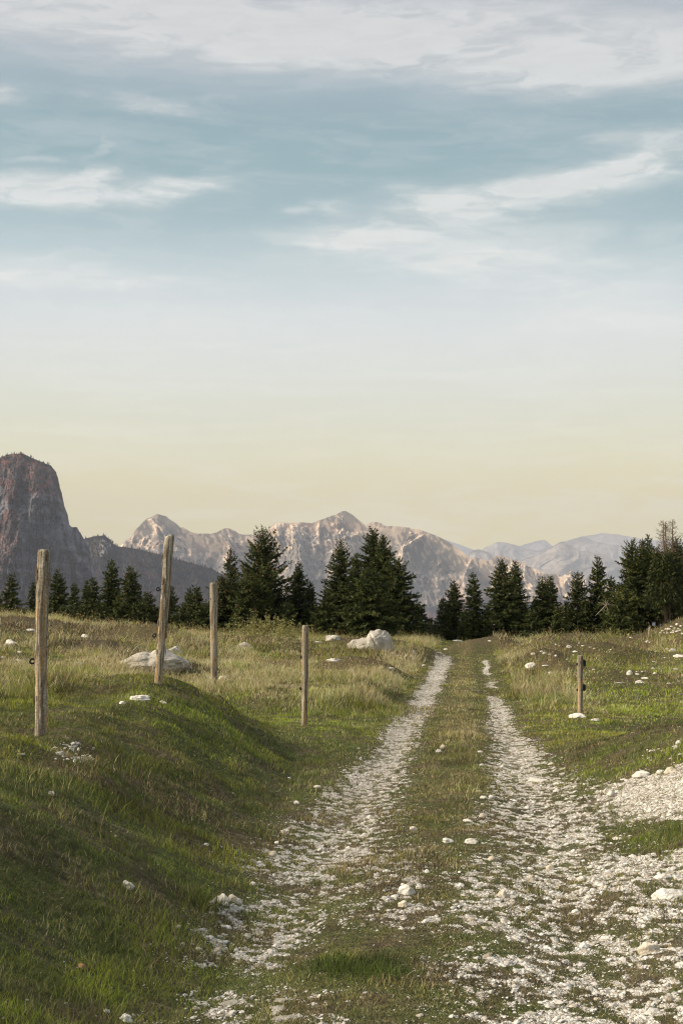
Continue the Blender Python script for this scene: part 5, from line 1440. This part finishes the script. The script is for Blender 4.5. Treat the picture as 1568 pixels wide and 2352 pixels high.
def dead_tree(label, tips, D, seed, base_px, trunk_base):
    rng = np.random.default_rng(seed)
    d = ray(*tips[0]); x = d[0] / d[1] * D; zt = CAMZ + d[2] / d[1] * D
    zg = float(height(x, D)); H = zt - zg
    root = empty('dead_spruce', (x, D, zg)); tag(root, label, 'dead tree', 'bare dead spruces at the right')
    TV, TQ = trunk_mesh(H, .16, rng)
    link('trunk', np_mesh('trunk', TV, [TQ], smooth=True, col=np.repeat(np.array([[.17, .135, .10]]), len(TV), 0)), M_TRUNK, root)
    z = np.concatenate([np.linspace(H * .30, H * .97, 150)]); n = len(z); a = rng.uniform(0, 2 * PI, n); L = (.16 + .62 * np.clip((H - z) / 2.6, 0, 1)) * rng.uniform(.5, 1.2, n)
    P0 = np.stack([0 * z, 0 * z, z], -1); o = np.stack([np.cos(a), np.sin(a), 0 * a], -1)
    up = rng.normal(.12, .22, n)
    Pm = P0 + o * (L * .55)[:, None]; Pm[:, 2] += up * L * .5 - .04; P1 = P0 + o * L[:, None]; P1[:, 2] += up * L + .04
    V1, Q1 = tubes_np(P0, Pm, np.full(n, .013), np.full(n, .009), 3); V2, Q2 = tubes_np(Pm, P1, np.full(n, .009), np.full(n, .004), 3)
    # side twigs
    m = n * 4; bi = rng.integers(0, n, m); f = rng.uniform(.3, 1, m)[:, None]
    S0 = P0[bi] * (1 - f) + P1[bi] * f; dv = o[bi] * rng.uniform(.2, 1, (m, 1)) + rng.normal(0, .7, (m, 3)); S1 = S0 + dv / np.linalg.norm(dv, axis=1, keepdims=True) * rng.uniform(.05, .18, (m, 1))
    V3, Q3 = tubes_np(S0, S1, np.full(m, .006), np.full(m, .003), 3)
    V = np.vstack([V1, V2, V3]); Q = np.vstack([Q1, Q2 + len(V1), Q3 + len(V1) + len(V2)])
    link('bare_branches', np_mesh('bare_branches', V, [Q], col=np.array([[.19, .14, .095]]) * rng.uniform(.7, 1.3, (len(V), 1))), M_TRUNK, root)
dead_tree('bare dead spruce top with the densest twigs, left of the dead three', [(1521, 1190)], 79.5, 61, None, None)
dead_tree('thin bare dead top in the middle of the dead three', [(1527, 1195)], 80.5, 62, None, None)
dead_tree('bare dead top with long side twigs, right of the dead three', [(1542, 1190)], 79.8, 63, None, None)

def dead_star():
    rng = np.random.default_rng(77)
    d = ray(1391, 1389); D = 76.0; P = np.array((d[0] / d[1] * D, D, CAMZ + d[2] / d[1] * D))
    # zoomed shape: long sticks left, right and lower left, short ones all round
    ends = [(-21, 7, .03), (38, 0, .03), (28, -12, .028), (-28, -26, .035), (-2, 17, .02), (-8, 13, .018), (5, 15, .018), (8, -17, .02), (2, -20, .02), (-10, -12, .02), (14, 8, .016), (-14, 2, .016), (12, -6, .018), (-6, -18, .016), (4, 10, .016), (-12, 10, .014)]
    s = D / 3266
    P0 = np.zeros((len(ends), 3)); P1 = np.array([(a * s, rng.normal(0, .15), b * s) for a, b, c in ends]); r = np.array([c * .55 for a, b, c in ends])
    mid = P1 * .5 + rng.normal(0, .02, P1.shape)
    V1, Q1 = tubes_np(P0, mid, r, r * .8, 5); V2, Q2 = tubes_np(mid, P1, r * .8, r * .3, 5)
    V = np.vstack([V1, V2]); o = link('dead_branch', np_mesh('dead_branch', V, [np.vstack([Q1, Q2 + len(V1)])], smooth=True, col=np.repeat(np.array([[.30, .27, .22]]), len(V), 0)), M_TRUNK, loc=tuple(P))
    tag(o, 'pale star-shaped dead branch end among the spruces above the small right post', 'dead branch')
dead_star()

def gnarled_trunk():
    # the pale split trunk with roots that shows under the right-hand wall of spruce
    rng = np.random.default_rng(5)
    d = ray(1531, 1440); D = 76.5; x, y = d[0] / d[1] * D, D; z = float(height(x, y))
    root = empty('old_spruce', (x, y, z)); tag(root, 'old forked spruce trunk with spreading roots on the stony slope at the right', 'tree')
    P = []
    P.append(tube([(0, 0, -.3), (-.01, 0, .05), (-.04, 0, .4), (-.10, .02, .9), (-.16, 0, 1.6), (-.22, 0, 2.8)], [.17, .14, .105, .09, .075, .05], 12))
    P.append(tube([(.05, 0, .1), (.13, 0, .35), (.16, 0, .8), (.16, 0, 1.5), (.18, 0, 2.6)], [.07, .065, .055, .05, .035], 10))
    for a, l in ((-.4, .4), (.5, .35), (2.6, .35), (3.6, .4), (4.6, .3), (5.5, .45)):
        P.append(tube([(0, 0, .10), (math.cos(a) * l * .4, math.sin(a) * l * .4, .05), (math.cos(a) * l, math.sin(a) * l, -.12)], [.06, .045, .02], 7))
    me = py_mesh('trunk', P); ca = me.color_attributes.new('Col', 'FLOAT_COLOR', 'POINT')
    for c in ca.data: c.color = (.11, .085, .06, 1)
    link('trunk', me, M_TRUNK, root)
    # thin hanging foliage above the fork
    n = 9000; u = rng.random(n); zz = 1.15 + 2.6 * u; rad = (1.25 - .6 * u) * rng.random(n) ** .5; a = rng.uniform(0, 2 * PI, n)
    pos = np.stack([np.cos(a) * rad, np.sin(a) * rad, zz + .25 * np.sin(a * 3)], -1)
    dr = np.stack([np.cos(a) * .6, np.sin(a) * .6, rng.uniform(-.9, .2, n)], -1) + rng.normal(0, .3, (n, 3)); dr /= np.linalg.norm(dr, axis=1, keepdims=True)
    sd = np.cross(dr, rng.normal(0, 1, (n, 3))); sd /= np.linalg.norm(sd, axis=1, keepdims=True); ln = rng.uniform(.1, .26, (n, 1))
    V = np.stack([pos, pos + dr * ln * .45 + sd * ln * .15, pos + dr * ln, pos + dr * ln * .45 - sd * ln * .15], 1).reshape(-1, 3)
    c = np.where(rng.random((n, 1)) < .3, np.array((.075, .078, .018)), np.array((.032, .045, .014))) * rng.uniform(.6, 1.3, (n, 1))
    link('crown', np_mesh('crown', V, [np.arange(n * 4).reshape(-1, 4)], col=np.repeat(c, 4, 0)), M_NEEDLE, root)
gnarled_trunk()

def dandelion(px, py, label, r=.02):
    x, y, z, t = world_pt(px, py + 8); rng = np.random.default_rng(int(px))
    d = ray(px, py); zt = CAMZ + d[2] / d[1] * y; h = max(.12, zt - z)
    root = empty('dandelion', (x, y, z)); tag(root, label, 'flower')
    me = py_mesh('stem', [tube([(0, 0, -.02), (.01, 0, h * .5), (0, 0, h)], .004, 6)])
    link('stem', me, mat_plain('stem', (.12, .14, .04)), root)
    n = 220; v = rng.normal(0, 1, (n, 3)); v /= np.linalg.norm(v, axis=1, keepdims=True)
    c0 = np.array((0, 0, h)); V, Q = tubes_np(np.repeat(c0[None], n, 0), c0 + v * r * 1.3, np.full(n, .0006), np.full(n, .0035), 3)
    link('seed_head', np_mesh('seed_head', V, [Q], col=np.repeat(np.array([[.62, .62, .60]]), len(V), 0)), M_STRAW, root)
dandelion(1561, 1600, 'white dandelion seed head in bright turf at the right edge')
dandelion(1464.5, 1606, 'smaller dandelion seed head right of the small right post', .016)
# ------------------------------------------------------------------ render settings
scene.view_settings.view_transform = 'Standard'; scene.view_settings.look = 'None'
scene.view_settings.exposure = EXPOSURE; scene.view_settings.gamma = 1
scene.render.engine = 'CYCLES'
cy = scene.cycles
cy.use_denoising = True; cy.denoiser = 'OPENIMAGEDENOISE'; cy.denoising_input_passes = 'RGB_ALBEDO_NORMAL'
cy.max_bounces = 5; cy.diffuse_bounces = 3; cy.glossy_bounces = 2; cy.transmission_bounces = 3; cy.volume_bounces = 1; cy.transparent_max_bounces = 4
cy.sample_clamp_indirect = 4
cy.use_adaptive_sampling = True; cy.adaptive_threshold = .012
cy.caustics_reflective = False; cy.caustics_refractive = False
cy.filter_width = 1.2
